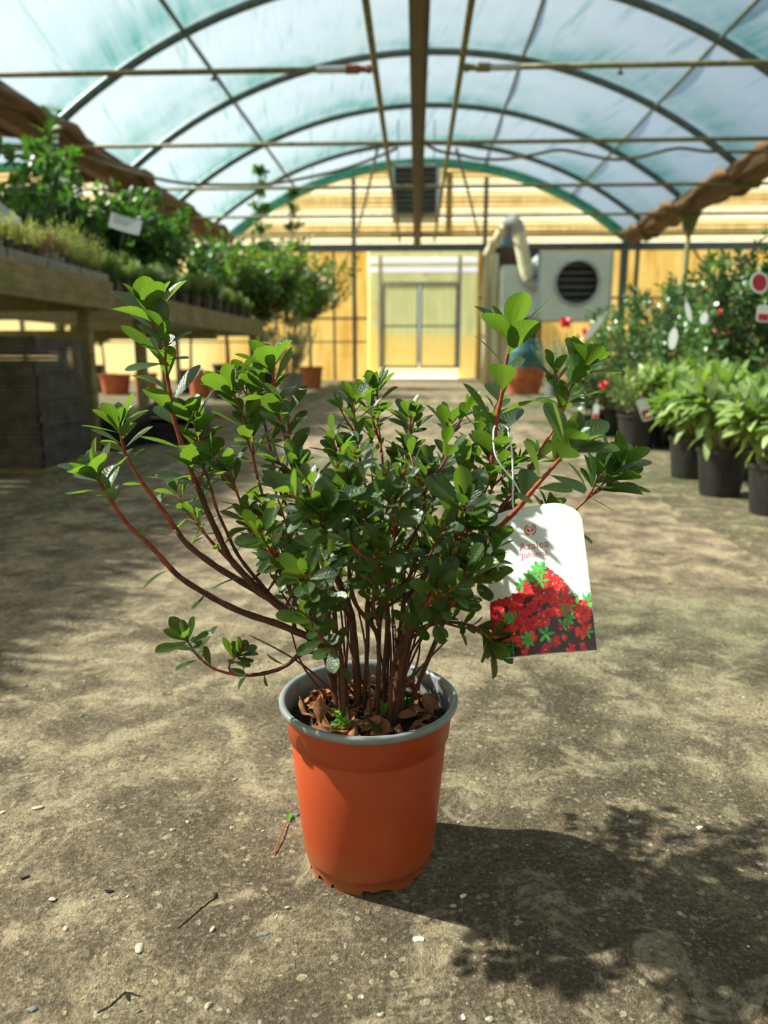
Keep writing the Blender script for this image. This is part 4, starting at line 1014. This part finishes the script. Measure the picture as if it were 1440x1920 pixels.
for px, py, lb in ((48, 1646, 'dark crumb of bark near the left edge of the path'), (404, 1680, 'black bit of bark at the upper end of the dark streak in the dirt'), (205, 1672, 'small dark chip on the path at lower left'), (240, 1870, 'long dark splinter near the bottom left corner')):
    p = gr(px, py); o = bpy.data.objects.new('bark_chip', rock(pr_, 'bark_chip', M['soil'])); COL.objects.link(o); s_ = .0055; o.scale = (s_ * 1.1, s_ * .55, s_ * .5); o.location = (p.x, p.y, .001); o.rotation_euler = (0, 0, pr_.random() * 6); tag(o, lb, 'bark chip')

for pts_, lb in (([(332, 1742), (352, 1726), (372, 1708), (392, 1692), (408, 1682)], 'dark crumbly streak in the dirt slanting up toward the orange pot'), ([(182, 1899), (205, 1888), (222, 1872), (236, 1862), (262, 1868)], 'short dark splinter of bark at the bottom left of the path')):
    cs = smoothpath([gr(a_, b_) for a_, b_ in pts_], 5); cs = [c_ + Vector((mnoise.noise(c_ * 300) * .0015, mnoise.noise(c_ * 260 + Vector((9, 0, 0))) * .0015, .0004)) for c_ in cs]
    tag(MB().tube(cs, [.0007 + .0012 * abs(mnoise.noise(c_ * 200)) for c_ in cs], 6).build('bark_sliver', M['soil']), lb, 'bark sliver')
# ================================================================== background plants
def pot_part(root, R_, H_, mat, nm='pot'):
    pt = MB().lathe([(0.001, 0), (R_ * .78, 0), (R_ * .80, .01), (R_ * .96, H_ * .90), (R_ * 1.0, H_ * .90), (R_ * 1.04, H_ * .93), (R_ * 1.04, H_), (R_ * .98, H_ + .002), (R_ * .93, H_ * .9), (R_ * .9, H_ * .85)], 32).build(nm, mat, root, smooth=False)
    MB().lathe([(R_ * .94, H_ * .86), (R_ * .5, H_ * .89), (.001, H_ * .88)], 24).build('soil', M['soil'], root)
    return pt
def grow(rg, base, direc, length, n, wob=.15, upw=.3):
    p = Vector(base); d = Vector(direc).normalized(); out = [p.copy()]
    for i in range(n):
        d = (d + Vector((rg.uniform(-1, 1), rg.uniform(-1, 1), rg.uniform(-.3, .6) + upw)) * wob).normalized(); p = p + d * length / n; out.append(p.copy())
    return out
def flower(mb, c0, rg, r_):
    for ring, (cnt_, sc_, tilt) in enumerate(((6, 1.0, .25), (6, .8, .7), (5, .5, 1.4))):
        for q in range(cnt_):
            a = q * 2 * PI / cnt_ + ring; d = Vector((math.cos(a), math.sin(a), tilt))
            d.rotate(Matrix.Rotation(R(60), 3, 'X')); mb.leaf(c0, d, Vector((0, -.5, 1)), r_ * sc_, r_ * sc_ * .9, OB, .15, .2, 3)
def make_plant(kind, seed, Hp=.24, Rp=.12, height=.6, potmat='black_pot'):
    rg = random.Random(seed)
    names = {'rhodo': 'potted_rhododendron', 'camellia': 'potted_camellia', 'pieris': 'potted_shrub', 'silver': 'potted_silver_shrub', 'citrus': 'potted_citrus_tree', 'vine': 'potted_climber', 'column': 'potted_climber', 'conifer': 'potted_conifer', 'bare': 'potted_shrub'}
    root = empty(names[kind]); root['category'] = 'tree' if kind == 'citrus' else 'potted plant'
    pot_part(root, Rp, Hp, M[potmat])
    st = MB(); lf = MB(); lf2 = MB()
    top = Hp * .88
    if kind == 'rhodo':
        for i in range(8):
            a = i * 2 * PI / 8 + rg.uniform(-.3, .3); tl = rg.uniform(.25, .95)
            p = grow(rg, (0.03 * math.cos(a), .03 * math.sin(a), top), (tl * math.cos(a), tl * math.sin(a), 1), height * rg.uniform(.5, .8), 5, .12)
            st.tube(p, [.008, .008, .007, .007, .006, .005], 7)
            ends = [p] + [grow(rg, p[3], (math.cos(b_), math.sin(b_), .9), height * rg.uniform(.25, .4), 3, .12) for b_ in (a + 1.2, a - 1.2)]
            for e in ends:
                if e is not p: st.tube(e, .005, 6)
                leaves_on(lf, e, rg, .125, .042, 11, 88, 40, EL, .78, 3, .25)
                leaves_on(lf, e, rg, .11, .038, 5, 95, 80, EL, .3, 3, .3)
                st.lathe([(.001, 0), (.009, .008), (.008, .018), (.001, .03)], 8, tuple(e[-1]))
    elif kind == 'camellia':
        for i in range(4):
            a = rg.random() * 7; p = grow(rg, (.02 * math.cos(a), .02 * math.sin(a), top), (.25 * math.cos(a), .25 * math.sin(a), 1), height * rg.uniform(.75, 1.05), 8, .12)
            st.tube(p, [.009 - .0008 * j for j in range(9)], 6)
            for j in range(1, 9):
                for _ in range(3):
                    b_ = rg.random() * 7; s_ = grow(rg, p[j], (math.cos(b_), math.sin(b_), .6), height * rg.uniform(.16, .34) * (1.2 - j * .07), 3, .2)
                    st.tube(s_, .0028, 5); leaves_on(lf, s_, rg, .068, .034, 9, 80, 30, EL, .15, 3, .2)
            leaves_on(lf, p, rg, .07, .036, 10, 75, 25, EL, .6, 3, .2)
    elif kind == 'pieris':
        for i in range(26):
            a = rg.random() * 7; tl = rg.uniform(.1, 1.1)
            p = grow(rg, (0.02 * math.cos(a), .02 * math.sin(a), top), (tl * math.cos(a), tl * math.sin(a), 1), height * rg.uniform(.5, .95), 5, .2)
            st.tube(p, .003, 5); leaves_on(lf, p, rg, .05, .018, 26, 80, 30, EL, .3, 3, .15)
    elif kind == 'silver':
        for i in range(46):
            a = rg.random() * 7; tl = rg.uniform(.05, .9)
            p = grow(rg, (0.03 * math.cos(a), .03 * math.sin(a), top), (tl * math.cos(a), tl * math.sin(a), 1), height * rg.uniform(.55, 1.0), 6, .22)
            st.tube(p, .003, 4); leaves_on(lf, p, rg, .042, .015, 34, 75, 35, EL, .15, 3, .1)
    elif kind == 'conifer':
        for i in range(40):
            a = rg.random() * 7; tl = rg.uniform(.05, 1.2)
            p = grow(rg, (0, 0, top), (tl * math.cos(a), tl * math.sin(a), 1), height * rg.uniform(.5, 1.0), 5, .2)
            st.tube(p, .003, 4); leaves_on(lf, p, rg, .05, .006, 40, 60, 30, NR, .1, 3, .0)
    elif kind == 'citrus':
        p = grow(rg, (0, 0, top), (0, 0, 1), height * .40, 4, .04); st.tube(p, [.028, .026, .024, .022, .02], 8)
        for i in range(24):
            a = i * 2.4; e = rg.uniform(-.1, 1.5); b = grow(rg, p[-1] - Vector((0, 0, rg.random() * .2)), (math.cos(a), math.sin(a), e), height * rg.uniform(.25, .5), 5, .2); st.tube(b, .008, 5)
            for j in range(1, 6):
                for _ in range(3):
                    c_ = rg.random() * 7; s_ = grow(rg, b[j], (math.cos(c_), math.sin(c_), .8), height * rg.uniform(.08, .2), 3, .25); st.tube(s_, .0035, 4)
                    leaves_on(lf2 if (b[j].z > height * .95 and rg.random() < .45) else lf, s_, rg, .095, .045, 9, 80, 30, EL, .1, 3, .2)
    elif kind == 'vine':
        for i in range(6):
            a = rg.random() * 7; p = grow(rg, (.03 * math.cos(a), .03 * math.sin(a), top), (.28 * math.cos(a), .28 * math.sin(a), 1), height * rg.uniform(.55, 1.08), 9, .16)
            st.tube(p, [.008 - .0006 * j for j in range(10)], 6)
            for j in range(1, 10):
                for _ in range(2):
                    b_ = rg.random() * 7; s_ = grow(rg, p[j], (math.cos(b_), math.sin(b_), .5), height * rg.uniform(.10, .30) * (1.15 - j * .08), 3, .25)
                    st.tube(s_, .0026, 5); leaves_on(lf, s_, rg, .105, .06, 6, 85, 35, EL, .15, 3, .25)
            leaves_on(lf, p, rg, .08, .045, 8, 75, 25, EL, .7, 3, .2)
    elif kind == 'column':
        st.tube([(0, 0, top - .02), (0, 0, top + height)], .006, 5)
        for i in range(3):
            a = i * 2.1; p = [Vector((.05 * math.cos(a + j * .7), .05 * math.sin(a + j * .7), top + height * j / 10 * rg.uniform(.98, 1.02))) for j in range(12)]
            st.tube(p, .004, 5)
            for j in range(1, 12):
                for _ in range(3):
                    c_ = rg.random() * 7; s_ = grow(rg, p[j], (math.cos(c_), math.sin(c_), .3), rg.uniform(.10, .34) * (1.15 - j * .075), 3, .3); st.tube(s_, .002, 4)
                    leaves_on(lf, s_, rg, .115, .065, 6, 85, 40, EL, .2, 3, .25)
    stm = {'rhodo': 'ystem', 'pieris': 'ystem'}.get(kind, 'bstem'); lm = {'conifer': 'pieris', 'column': 'vine'}.get(kind, kind)
    st.build('stems', M[stm], root, smooth=True)
    lf.build('foliage', M[lm], root, smooth=True)
    if lf2.v: o = lf2.build('young_foliage', M['bright'], root, smooth=True); tag(o, 'bright yellow-green young leaves')
    return root
def first_or_dup(proto_used, proto, loc_, rz, sc, label, group):
    if proto.name not in proto_used:
        proto_used.add(proto.name); proto.location = loc_; proto.rotation_euler = (0, 0, rz); proto.scale = (sc, sc, sc); proto['label'] = label; proto['group'] = group; return proto
    return dup(proto, loc_, rz, sc, label, group)
used = set()
PR = {'rhodo': [make_plant('rhodo', 1, .23, .118, .42), make_plant('rhodo', 2, .23, .118, .40)],
      'camellia': [make_plant('camellia', 3, .24, .13, 1.0), make_plant('camellia', 4, .24, .13, 1.1)],
      'pieris': [make_plant('pieris', 5, .24, .14, .42)],
      'silver': [make_plant('silver', 6, .3, .17, .85, 'grey_pot')]}
gR = 'pots of shrubs along the right of the path'
RP = [  # px, py of the pot foot, kind, variant, scale, label
 (1364, 932, 'rhodo', 0, 1.0, 'rhododendron in a black pot nearest the right edge of the path'),
 (1303, 898, 'rhodo', 1, 1.0, 'rhododendron in a black pot just behind and left of the nearest right-hand one'),
 (1466, 968, 'rhodo', 1, .95, 'rhododendron cut off by the right edge of the photo, its black pot half in view'),
 (1430, 900, 'rhodo', 0, 1.1, 'rhododendron in the second row at the right edge, behind the nearest pots'),
 (1370, 870, 'rhodo', 1, 1.15, 'light green rhododendron in the second row, behind the two front pots'),
 (1200, 842, 'pieris', 0, 1.05, 'bushy small-leaved shrub in a black pot carrying a dangling red and white tag'),
 (1146, 817, 'pieris', 0, .9, 'small-leaved shrub in a black pot left of the one with the dangling tag'),
 (1252, 838, 'rhodo', 0, 1.1, 'rhododendron right of the shrub with the dangling tag'),
 (1300, 845, 'rhodo', 1, 1.2, 'rhododendron behind the left front pot'),
 (1105, 818, 'camellia', 0, .72, 'camellia with a red flower in a small pot, left end of the row'),
 (1335, 832, 'camellia', 1, 1.0, 'dark camellia rising behind the rhododendrons, below the hanging oval tag'),
 (1405, 838, 'camellia', 0, 1.08, 'tall camellia at the right with pink flowers'),
 (1490, 850, 'camellia', 1, 1.15, 'tallest camellia at the right edge with a round pink tag'),
 (1270, 805, 'camellia', 0, 1.02, 'dark-leaved camellia in front of the yellow wall, behind the light green rhododendrons'),
 (1210, 795, 'camellia', 1, .95, 'camellia between the fan heater and the right-hand gutter post'),
 (1160, 785, 'camellia', 0, .95, 'camellia right below the fan heater outlet'),
 (1340, 795, 'camellia', 0, 1.12, 'camellia in the back row left of the tall ones'),
 (1420, 798, 'camellia', 1, 1.1, 'camellia in the back row behind the tall one with pink flowers'),
 (1225, 770, 'camellia', 1, 1.2, 'camellia in the farthest row in front of the wall posts'),
 (1300, 770, 'camellia', 0, 1.3, 'camellia in the farthest row beside the right gutter post'),
 (1380, 772, 'camellia', 1, 1.3, 'camellia in the farthest row right of the gutter post'),
 (1075, 762, 'silver', 0, 1.0, 'silvery cream-leaved shrub in a grey pot at the far end of the right row'),
 (1040, 745, 'silver', 0, 1.0, 'silvery shrub next to the teal barrel')]
right_roots = {}
rr = random.Random(9)
for i, (px, py, kd, va, sc_, lb) in enumerate(RP):
    p = gr(px, py - 2); o = first_or_dup(used, PR[kd][va], (p.x, p.y + .1 * sc_, -.012), rr.random() * 6, sc_, lb, gR); right_roots[i] = o
def add_flowers(root_i, items):
    root = right_roots[root_i]; inv_ = Matrix.LocRotScale(root.location, root.rotation_euler, root.scale).inverted()
    for px, py, r_, mt in items:
        Y = root.location.y - .12
        c0 = at(px, py, Y); m = MB(); flower(m, (0, 0, 0), rr, r_)
        o = m.build('flower', M[mt], root, smooth=True); o.matrix_parent_inverse = Matrix(); o.matrix_local = inv_ @ Matrix.Translation(c0)
add_flowers(9, [(1060, 605, .055, 'red'), (1098, 622, .035, 'red')])
add_flowers(11, [(1361, 622, .03, 'pink'), (1342, 620, .022, 'pink'), (1398, 610, .02, 'red')])
add_flowers(12, [(1432, 585, .04, 'pink'), (1350, 585, .02, 'red')])
add_flowers(5, [(1132, 722, .035, 'red')])
# tags on the plants
def hangtag(px, py, Y, w_, h_, tilt, lb, printm=None, oval=False):
    t = empty('plant_label', tuple(at(px, py, Y)), lb, 'plant label', 'labels hanging on the right-hand shrubs'); t.rotation_euler = (R(-12), R(tilt), R(rr.uniform(-20, 20)))
    n_ = 20; outl = []
    for i in range(n_):
        a = 2 * PI * i / n_; x = math.cos(a); z = math.sin(a)
        if not oval: x = math.copysign(abs(x) ** .35, x); z = math.copysign(abs(z) ** .35, z)
        outl.append((x * w_ / 2, z * h_ / 2))
    MB().prism(outl, -.0008, .0008).build('card', M['white_card'], t)
    if printm:
        sub = [(x * .8, (z * .8 if oval else z * .4 - h_ * .22)) for x, z in outl]
        MB().prism(sub, -.0016, -.0010).build('printed_picture', M[printm], t)
    MB().tube([(0, 0, h_ * .46), (.004, .01, h_ * .8)], .0012, 5).build('tie', M['string'], t)
hangtag(1209, 768, 5.0, .075, .15, -18, 'white label with a red flower picture dangling over a black pot', 'print_crimson')
hangtag(1262, 635, 5.0, .055, .14, 4, 'blank white oval label hanging among the camellias', None, True)
hangtag(1291, 585, 5.4, .035, .14, -14, 'slim white label high on the camellias left of the gutter post', None, True)
hangtag(1115, 614, 5.6, .045, .20, 42, 'white strip label slanting beside the red flower')
hangtag(1424, 530, 4.0, .10, .11, 5, 'round pink flower label at the upper right edge', 'print_crimson', True)
hangtag(1432, 588, 4.1, .07, .09, 5, 'crimson flower label just below the round one at the right edge', 'print_crimson')
hangtag(1320, 597, 5.2, .05, .08, 8, 'small white label among the dark camellia leaves', None, True)
hangtag(1425, 872, 3.35, .05, .10, 10, 'small red and white label low beside the pot at the right edge', 'print_crimson')
hangtag(1117, 775, 5.9, .045, .14, 2, 'label with red print standing between two black pots', 'print_crimson')
p = gr(1109, 800); tag(MB().tube([(p.x, p.y, 0), (p.x + .02, p.y, .95)], .009, 8).build('support_cane', M['cane']), 'bright green support cane beside the camellia with the red flower', 'cane')

# ------------------------------------------------------------------ left benches
BXE = -2.2
def bench(y0, y1, ztop, lb, x0=-5.0):
    t = empty('timber_bench', (BXE, y0, 0), lb, 'bench', 'timber benches on the left')
    L_ = y1 - y0; Wb = BXE - x0
    bevel(MB().b2((-.045, 0, ztop - .20), (0, L_, ztop)).build('side_board', M['wood'], t), .005)
    bevel(MB().b2((-Wb, L_ - .04, ztop - .20), (-.045, L_, ztop)).build('end_board', M['wood'], t), .005)
    bevel(MB().b2((-Wb, 0, ztop - .20), (-.045, .04, ztop)).build('end_board', M['wood'], t), .005)
    m = MB(); n_ = int(L_ / .16)
    for i in range(n_): m.b2((-Wb, .05 + i * .158, ztop - .045), (-.05, .05 + i * .158 + .125, ztop - .02))
    m.build('slatted_top', M['wood'], t)
    for yy in (.5 * L_,): MB().b2((-Wb, yy, ztop - .30), (-.05, yy + .06, ztop - .20)).build('bearer', M['wood'], t)
    for yy in (.25, L_ - .25):
        for xx in (-.12, -Wb * .5, -Wb + .12): bevel(MB().b2((xx - .04, yy - .04, 0), (xx + .04, yy + .04, ztop - .05)).build('leg', M['wood'], t), .004)
    MB().b2((-.13, L_ - .32, ztop - .62), (-.10, L_ - .28, ztop - .2)).build('brace', M['wood'], t) if False else None
    return t
BZ = CAMH + .53
bench(0.4, 5.55, BZ, 'timber bench at the left carrying trays of thyme')
bench(6.1, 11.0, BZ - .03, 'longer timber bench behind the thyme bench carrying tall climbers')
# thyme pots in grey trays
def thyme(seed, mt, Hh):
    rg = random.Random(seed); root = empty('potted_thyme'); root['category'] = 'potted herb'
    MB().lathe([(.001, 0), (.034, 0), (.043, .08), (.046, .08), (.046, .088), (.041, .088), (.04, .075), (.001, .077)], 14).build('pot', M['grey_pot'] if seed % 2 else M['black_pot'], root)
    st = MB(); lf = MB()
    for i in range(30):
        a = rg.random() * 7; tl = rg.uniform(.05, .75); p = grow(rg, (.02 * math.cos(a), .02 * math.sin(a), .075), (tl * math.cos(a), tl * math.sin(a), 1), Hh * rg.uniform(.5, 1.0), 4, .2)
        st.tube(p, .0011, 4); leaves_on(lf, p, rg, .013, .006, 22, 70, 40, NR, .05, 3, 0)
    st.build('stems', M['bstem'], root); lf.build('foliage', M[mt], root, smooth=True); return root
TP = [thyme(1, 'thyme', .22), thyme(2, 'thyme', .17), thyme(3, 'thyme2', .17), thyme(4, 'thyme', .28)]
tu = set(); tr_ = random.Random(4)
for a in range(6):
    for b in range(17):
        x = BXE - .085 - a * .105; y = 3.75 + b * .104
        if y > 5.5: continue
        q = tr_.random(); v = 2 if (mnoise.noise(Vector((x * 2.2, y * 2.2, 3))) > .28) else (3 if y > 4.95 or q < .12 else (0 if q < .6 else 1))
        if x < BXE - .45 and y < 4.0: continue
        first_or_dup(tu, TP[v], (x, y, BZ + .012), tr_.random() * 6, tr_.uniform(.85, 1.15), 'grey-green thyme in a small pot in the trays on the left bench' if v != 2 else 'brownish thyme in a small pot in the trays on the left bench', 'thyme pots with fresh growth' if v != 2 else 'thyme pots with brown growth')
for i in range(26):      # the same trays go on toward the camera, past the edge of the photo
    for a in range(2):
        first_or_dup(tu, TP[i % 4], (BXE - .085 - a * .12, 3.64 - i * .12, BZ + .012), tr_.random() * 6, 1.1, 'grey-green thyme in a small pot in the trays on the left bench', 'thyme pots with fresh growth')
for i in range(4):
    y0 = 3.72 + i * .46
    m = MB(); m.b2((BXE - .66, y0, BZ - .0), (BXE - .03, y0 + .44, BZ + .012)); m.b2((BXE - .035, y0, BZ), (BXE - .025, y0 + .44, BZ + .055)); m.b2((BXE - .66, y0, BZ), (BXE - .65, y0 + .44, BZ + .055)); m.b2((BXE - .66, y0, BZ), (BXE - .03, y0 + .008, BZ + .055)); m.b2((BXE - .66, y0 + .432, BZ), (BXE - .03, y0 + .44, BZ + .055))
    tag(m.build('plant_tray', M['grey_pot']), 'shallow grey tray holding thyme pots on the bench edge, ' + ['closest to the camera', 'second from the camera', 'third from the camera', 'at the far corner'][i], 'tray', 'trays on the left bench')
def card(px, py, Y, w_, h_, tilt, lb):
    t = empty('bench_sign', tuple(at(px, py, Y)), lb, 'sign'); t.rotation_euler = (R(-18), R(tilt), R(18))
    nn_ = 10; vs = []; fs = []
    for i in range(nn_ + 1):
        x = -w_ / 2 + w_ * i / nn_; yb = .03 * w_ * math.cos(x / w_ * 3) * 2
        for z in (-h_ / 2, h_ / 2): vs.append((x, yb, z))
    for i in range(nn_): fs.append((i * 2, i * 2 + 2, i * 2 + 3, i * 2 + 1))
    o = MB().add(vs, fs).build('sign_card', M['paper'], t); s_ = o.modifiers.new('s', 'SOLIDIFY'); s_.thickness = .002
    lb_ = MB()
    for r_ in range(3): lb_.b2((-w_ * .38, -.002 + .0, h_ * (.28 - r_ * .2)), (w_ * (.3 - r_ * .1), .0, h_ * (.28 - r_ * .2) + .006))
    lb_.build('printed_lines', M['louvre'], t, loc=(0, -.012 + .0, 0)) if w_ > .15 else None
    MB().tube([(0, .01, -h_ / 2), (0, .03, -h_ / 2 - w_ * 1.6)], .003, 6).build('stake', M['dark'], t)
card(235, 419, 6.3, .24, .13, 14, 'white information card on a stake just beyond the thyme')
card(5, 400, 4.4, .17, .09, 40, 'white card cut off by the left edge, standing among the herbs')
card(305, 512, 7.2, .08, .08, 30, 'tiny white card on the front edge of the second bench')
# tall things on and behind the second bench
PR['vine'] = [make_plant('vine', 31, .2, .11, 1.35), make_plant('vine', 32, .2, .11, 1.0)]
PR['conifer'] = [make_plant('conifer', 41, .14, .08, .22)]
PR['citrus'] = [make_plant('citrus', 51, .42, .24, 2.5, 'terracotta'), make_plant('citrus', 52, .4, .22, 2.0)]
gL = 'climbers and shrubs on the second left bench'
LP = [ # x, y, kind, variant, scale, label
 (-3.55, 7.4, 'vine', 0, 1.03, 'tallest climber on the second bench, its tip reaching above the tie bar'), (-3.05, 7.2, 'vine', 1, .95, 'dark leafy climber behind the white card'),
 (-3.3, 8.1, 'vine', 1, 1.05, 'climber in the middle of the second bench'), (-2.75, 8.0, 'vine', 1, .95, 'climber nearer the path on the second bench'),
 (-3.9, 8.6, 'vine', 0, .85, 'climber at the back of the second bench'), (-4.4, 7.6, 'vine', 1, 1.0, 'thin climber at the left behind the thyme'), (-4.7, 8.5, 'vine', 0, .85, 'loose climber near the left gutter post'),
 (-3.0, 9.0, 'vine', 0, .72, 'bushy climber toward the far end of the second bench'), (-3.6, 9.7, 'vine', 1, 1.0, 'climber at the far back corner of the second bench'), (-2.7, 10.0, 'vine', 1, .8, 'short climber at the far end of the second bench'),
 (-3.3, 6.75, 'vine', 1, .78, 'leafy climber right behind the thyme at the near end of the second bench'), (-2.85, 8.7, 'vine', 0, .78, 'dark climber between the middle and the far end of the second bench'),
 (-3.9, 7.9, 'vine', 0, .78, 'dense climber hiding the left gutter behind the white card'), (-4.1, 9.3, 'vine', 1, 1.1, 'climber at the back near the gutter'), (-4.7, 7.0, 'vine', 0, .7, 'sparse climber at the left rear corner of the second bench'),
 (-3.5, 9.1, 'vine', 1, 1.05, 'climber in the thick of the second bench, behind the feathery plants')]
for x, y, kd, va, sc_, lb in LP: first_or_dup(used, PR[kd][va], (x, y, BZ - .04), rr.random() * 6, sc_, lb, gL)
for i in range(22):
    x = BXE - .16 - (i % 2) * .22; y = 6.4 + (i // 2) * .42
    first_or_dup(used, PR['conifer'][0], (x, y, BZ - .04), rr.random() * 6, rr.uniform(.85, 1.2), 'low feathery green plant in a dark pot along the edge of the second bench', 'feathery plants along the second bench')
# ground plants beyond the benches
gF = 'potted trees and shrubs beyond the benches'
def gp(px, py, kd, va, sc_, lb):
    p = gr(px, py); return first_or_dup(used, PR[kd][va], (p.x, p.y, -.012), rr.random() * 6, sc_, lb, gF)
gp(583, 728, 'citrus', 0, 1.12, 'citrus tree with yellow-green top in a terracotta pot by the yellow wall')
gp(490, 742, 'citrus', 1, 1.25, 'dense tree in a black pot left of the citrus tree')
gp(430, 735, 'citrus', 1, 1.35, 'tree farther left behind the second bench')
gp(545, 745, 'silver', 0, 1.35, 'silver-grey shrub in front of the citrus tree')
PR['pil'] = [make_plant('column', 61, .3, .16, 3.4)]
gp(500, 728, 'pil', 0, 1.1, 'tall slim climber column reaching toward the roof')
gp(556, 724, 'pil', 0, 1.05, 'slim climber rising behind the citrus tree')
gp(360, 735, 'citrus', 1, 1.1, 'tree seen through the legs of the second bench')
gp(200, 735, 'citrus', 1, .9, 'small tree in a pot beyond the thyme bench legs')
# empty-ish pots on the ground beyond
for px, py, r_, h_, mt, lb in ((125, 735, .22, .47, 'black_pot', 'black pot standing alone beyond the legs of the thyme bench'), (218, 738, .28, .36, 'terracotta', 'wide terracotta pot behind the bench legs'), (275, 742, .20, .40, 'terracotta', 'terracotta pot right of the wide one'),
                              (380, 745, .23, .42, 'terracotta', 'brown terracotta pot below the second bench'), (415, 748, .2, .40, 'black_pot', 'black pot beside the brown terracotta pot'), (180, 725, .2, .5, 'black_pot', 'black pot between the legs of the thyme bench')):
    p = gr(px, py); t = empty('plant_pot', (p.x, p.y, -.012), lb, 'plant pot', 'pots on the ground beyond the benches'); pot_part(t, r_, h_, M[mt], 'pot_body')
# stack of flat trays
sx0, sx1 = -3.1, at(84, 880, 4.2).x
for i in range(34):
    z0 = .02 + i * .0222
    m = MB(); jx = rr.uniform(-.008, .008); jy = rr.uniform(-.01, .01)
    m.b2((sx0 + jx, 4.2 + jy, z0), (sx1 + jx, 4.85 + jy, z0 + .006)); 
    m.b2((sx0 + jx, 4.2 + jy, z0 + .006), (sx1 + jx, 4.212 + jy, z0 + .019)); m.b2((sx1 - .012 + jx, 4.2 + jy, z0 + .006), (sx1 + jx, 4.85 + jy, z0 + .019)); m.b2((sx0 + jx, 4.84 + jy, z0 + .006), (sx1 + jx, 4.85 + jy, z0 + .019)); m.b2((sx0 + jx, 4.2 + jy, z0 + .006), (sx0 + .012 + jx, 4.85 + jy, z0 + .019))
    tag(m.build('seed_tray', M['grey_tray'] if 'grey_tray' in M else M.setdefault('grey_tray', simple('dusty_black_tray', srgb(48, 47, 47), srgb(84, 82, 80), rough=.7, scale=12))), ('topmost dusty black tray of the tall stack under the left bench' if i == 33 else 'lowest black tray of the tall stack, lying on the pallet' if i == 0 else 'flat dusty black tray inside the tall stack under the left bench'), 'tray', 'stacked trays under the left bench')
tag(bevel(MB().b2((sx0, 4.22, -.012), (sx1, 4.84, .02)).build('pallet', M['wood']), .005), 'low timber pallet under the stack of black trays', 'pallet')
# black crates beside it
for x, y, wdd, dd, hh, lb in ((-2.42, 5.6, .62, .5, .22, 'black plastic crate on the ground beside the stack of trays'), (-1.98, 6.0, .5, .5, .16, 'low black crate under the corner between the two benches')):
    t = empty('crate', (x, y, -.012), lb, 'crate'); m = MB()
    m.b2((-wdd / 2, -dd / 2, 0), (wdd / 2, dd / 2, .01))
    for s1 in (-1, 1):
        m.b2((s1 * wdd / 2 - .006, -dd / 2, 0), (s1 * wdd / 2 + .006, dd / 2, hh)); m.b2((-wdd / 2, s1 * dd / 2 - .006, 0), (wdd / 2, s1 * dd / 2 + .006, hh))
    m.build('crate_body', M['black_pot'], t)
    m = MB()
    for s1 in (-1, 1): m.b2((s1 * wdd / 2 - .015, -dd / 2 - .015, hh - .02), (s1 * wdd / 2 + .015, dd / 2 + .015, hh)); m.b2((-wdd / 2 - .015, s1 * dd / 2 - .015, hh - .02), (wdd / 2 + .015, s1 * dd / 2 + .015, hh))
    m.build('crate_rim', M['dark'], t)
m = MB(); vs = []; fs = []
for i in range(21):
    for j in range(11):
        x = -.33 + .66 * i / 20; y = -.25 + .5 * j / 10; vs.append((x, y, .05 * mnoise.noise(Vector((x * 5, y * 5, 2))) + .18 * (1 - (x / .36) ** 2) * (1 - (y / .3) ** 2)))
for i in range(20):
    for j in range(10): a = i * 11 + j; fs.append((a, a + 11, a + 12, a + 1))
m.add(vs, fs); o = m.build('plastic_sheet', M['black_pot'], smooth=True, loc=(-1.95, 6.0, .15)); s_ = o.modifiers.new('s', 'SOLIDIFY'); s_.thickness = .003
tag(o, 'crumpled black plastic sheet heaped on the low crate', 'plastic sheet')
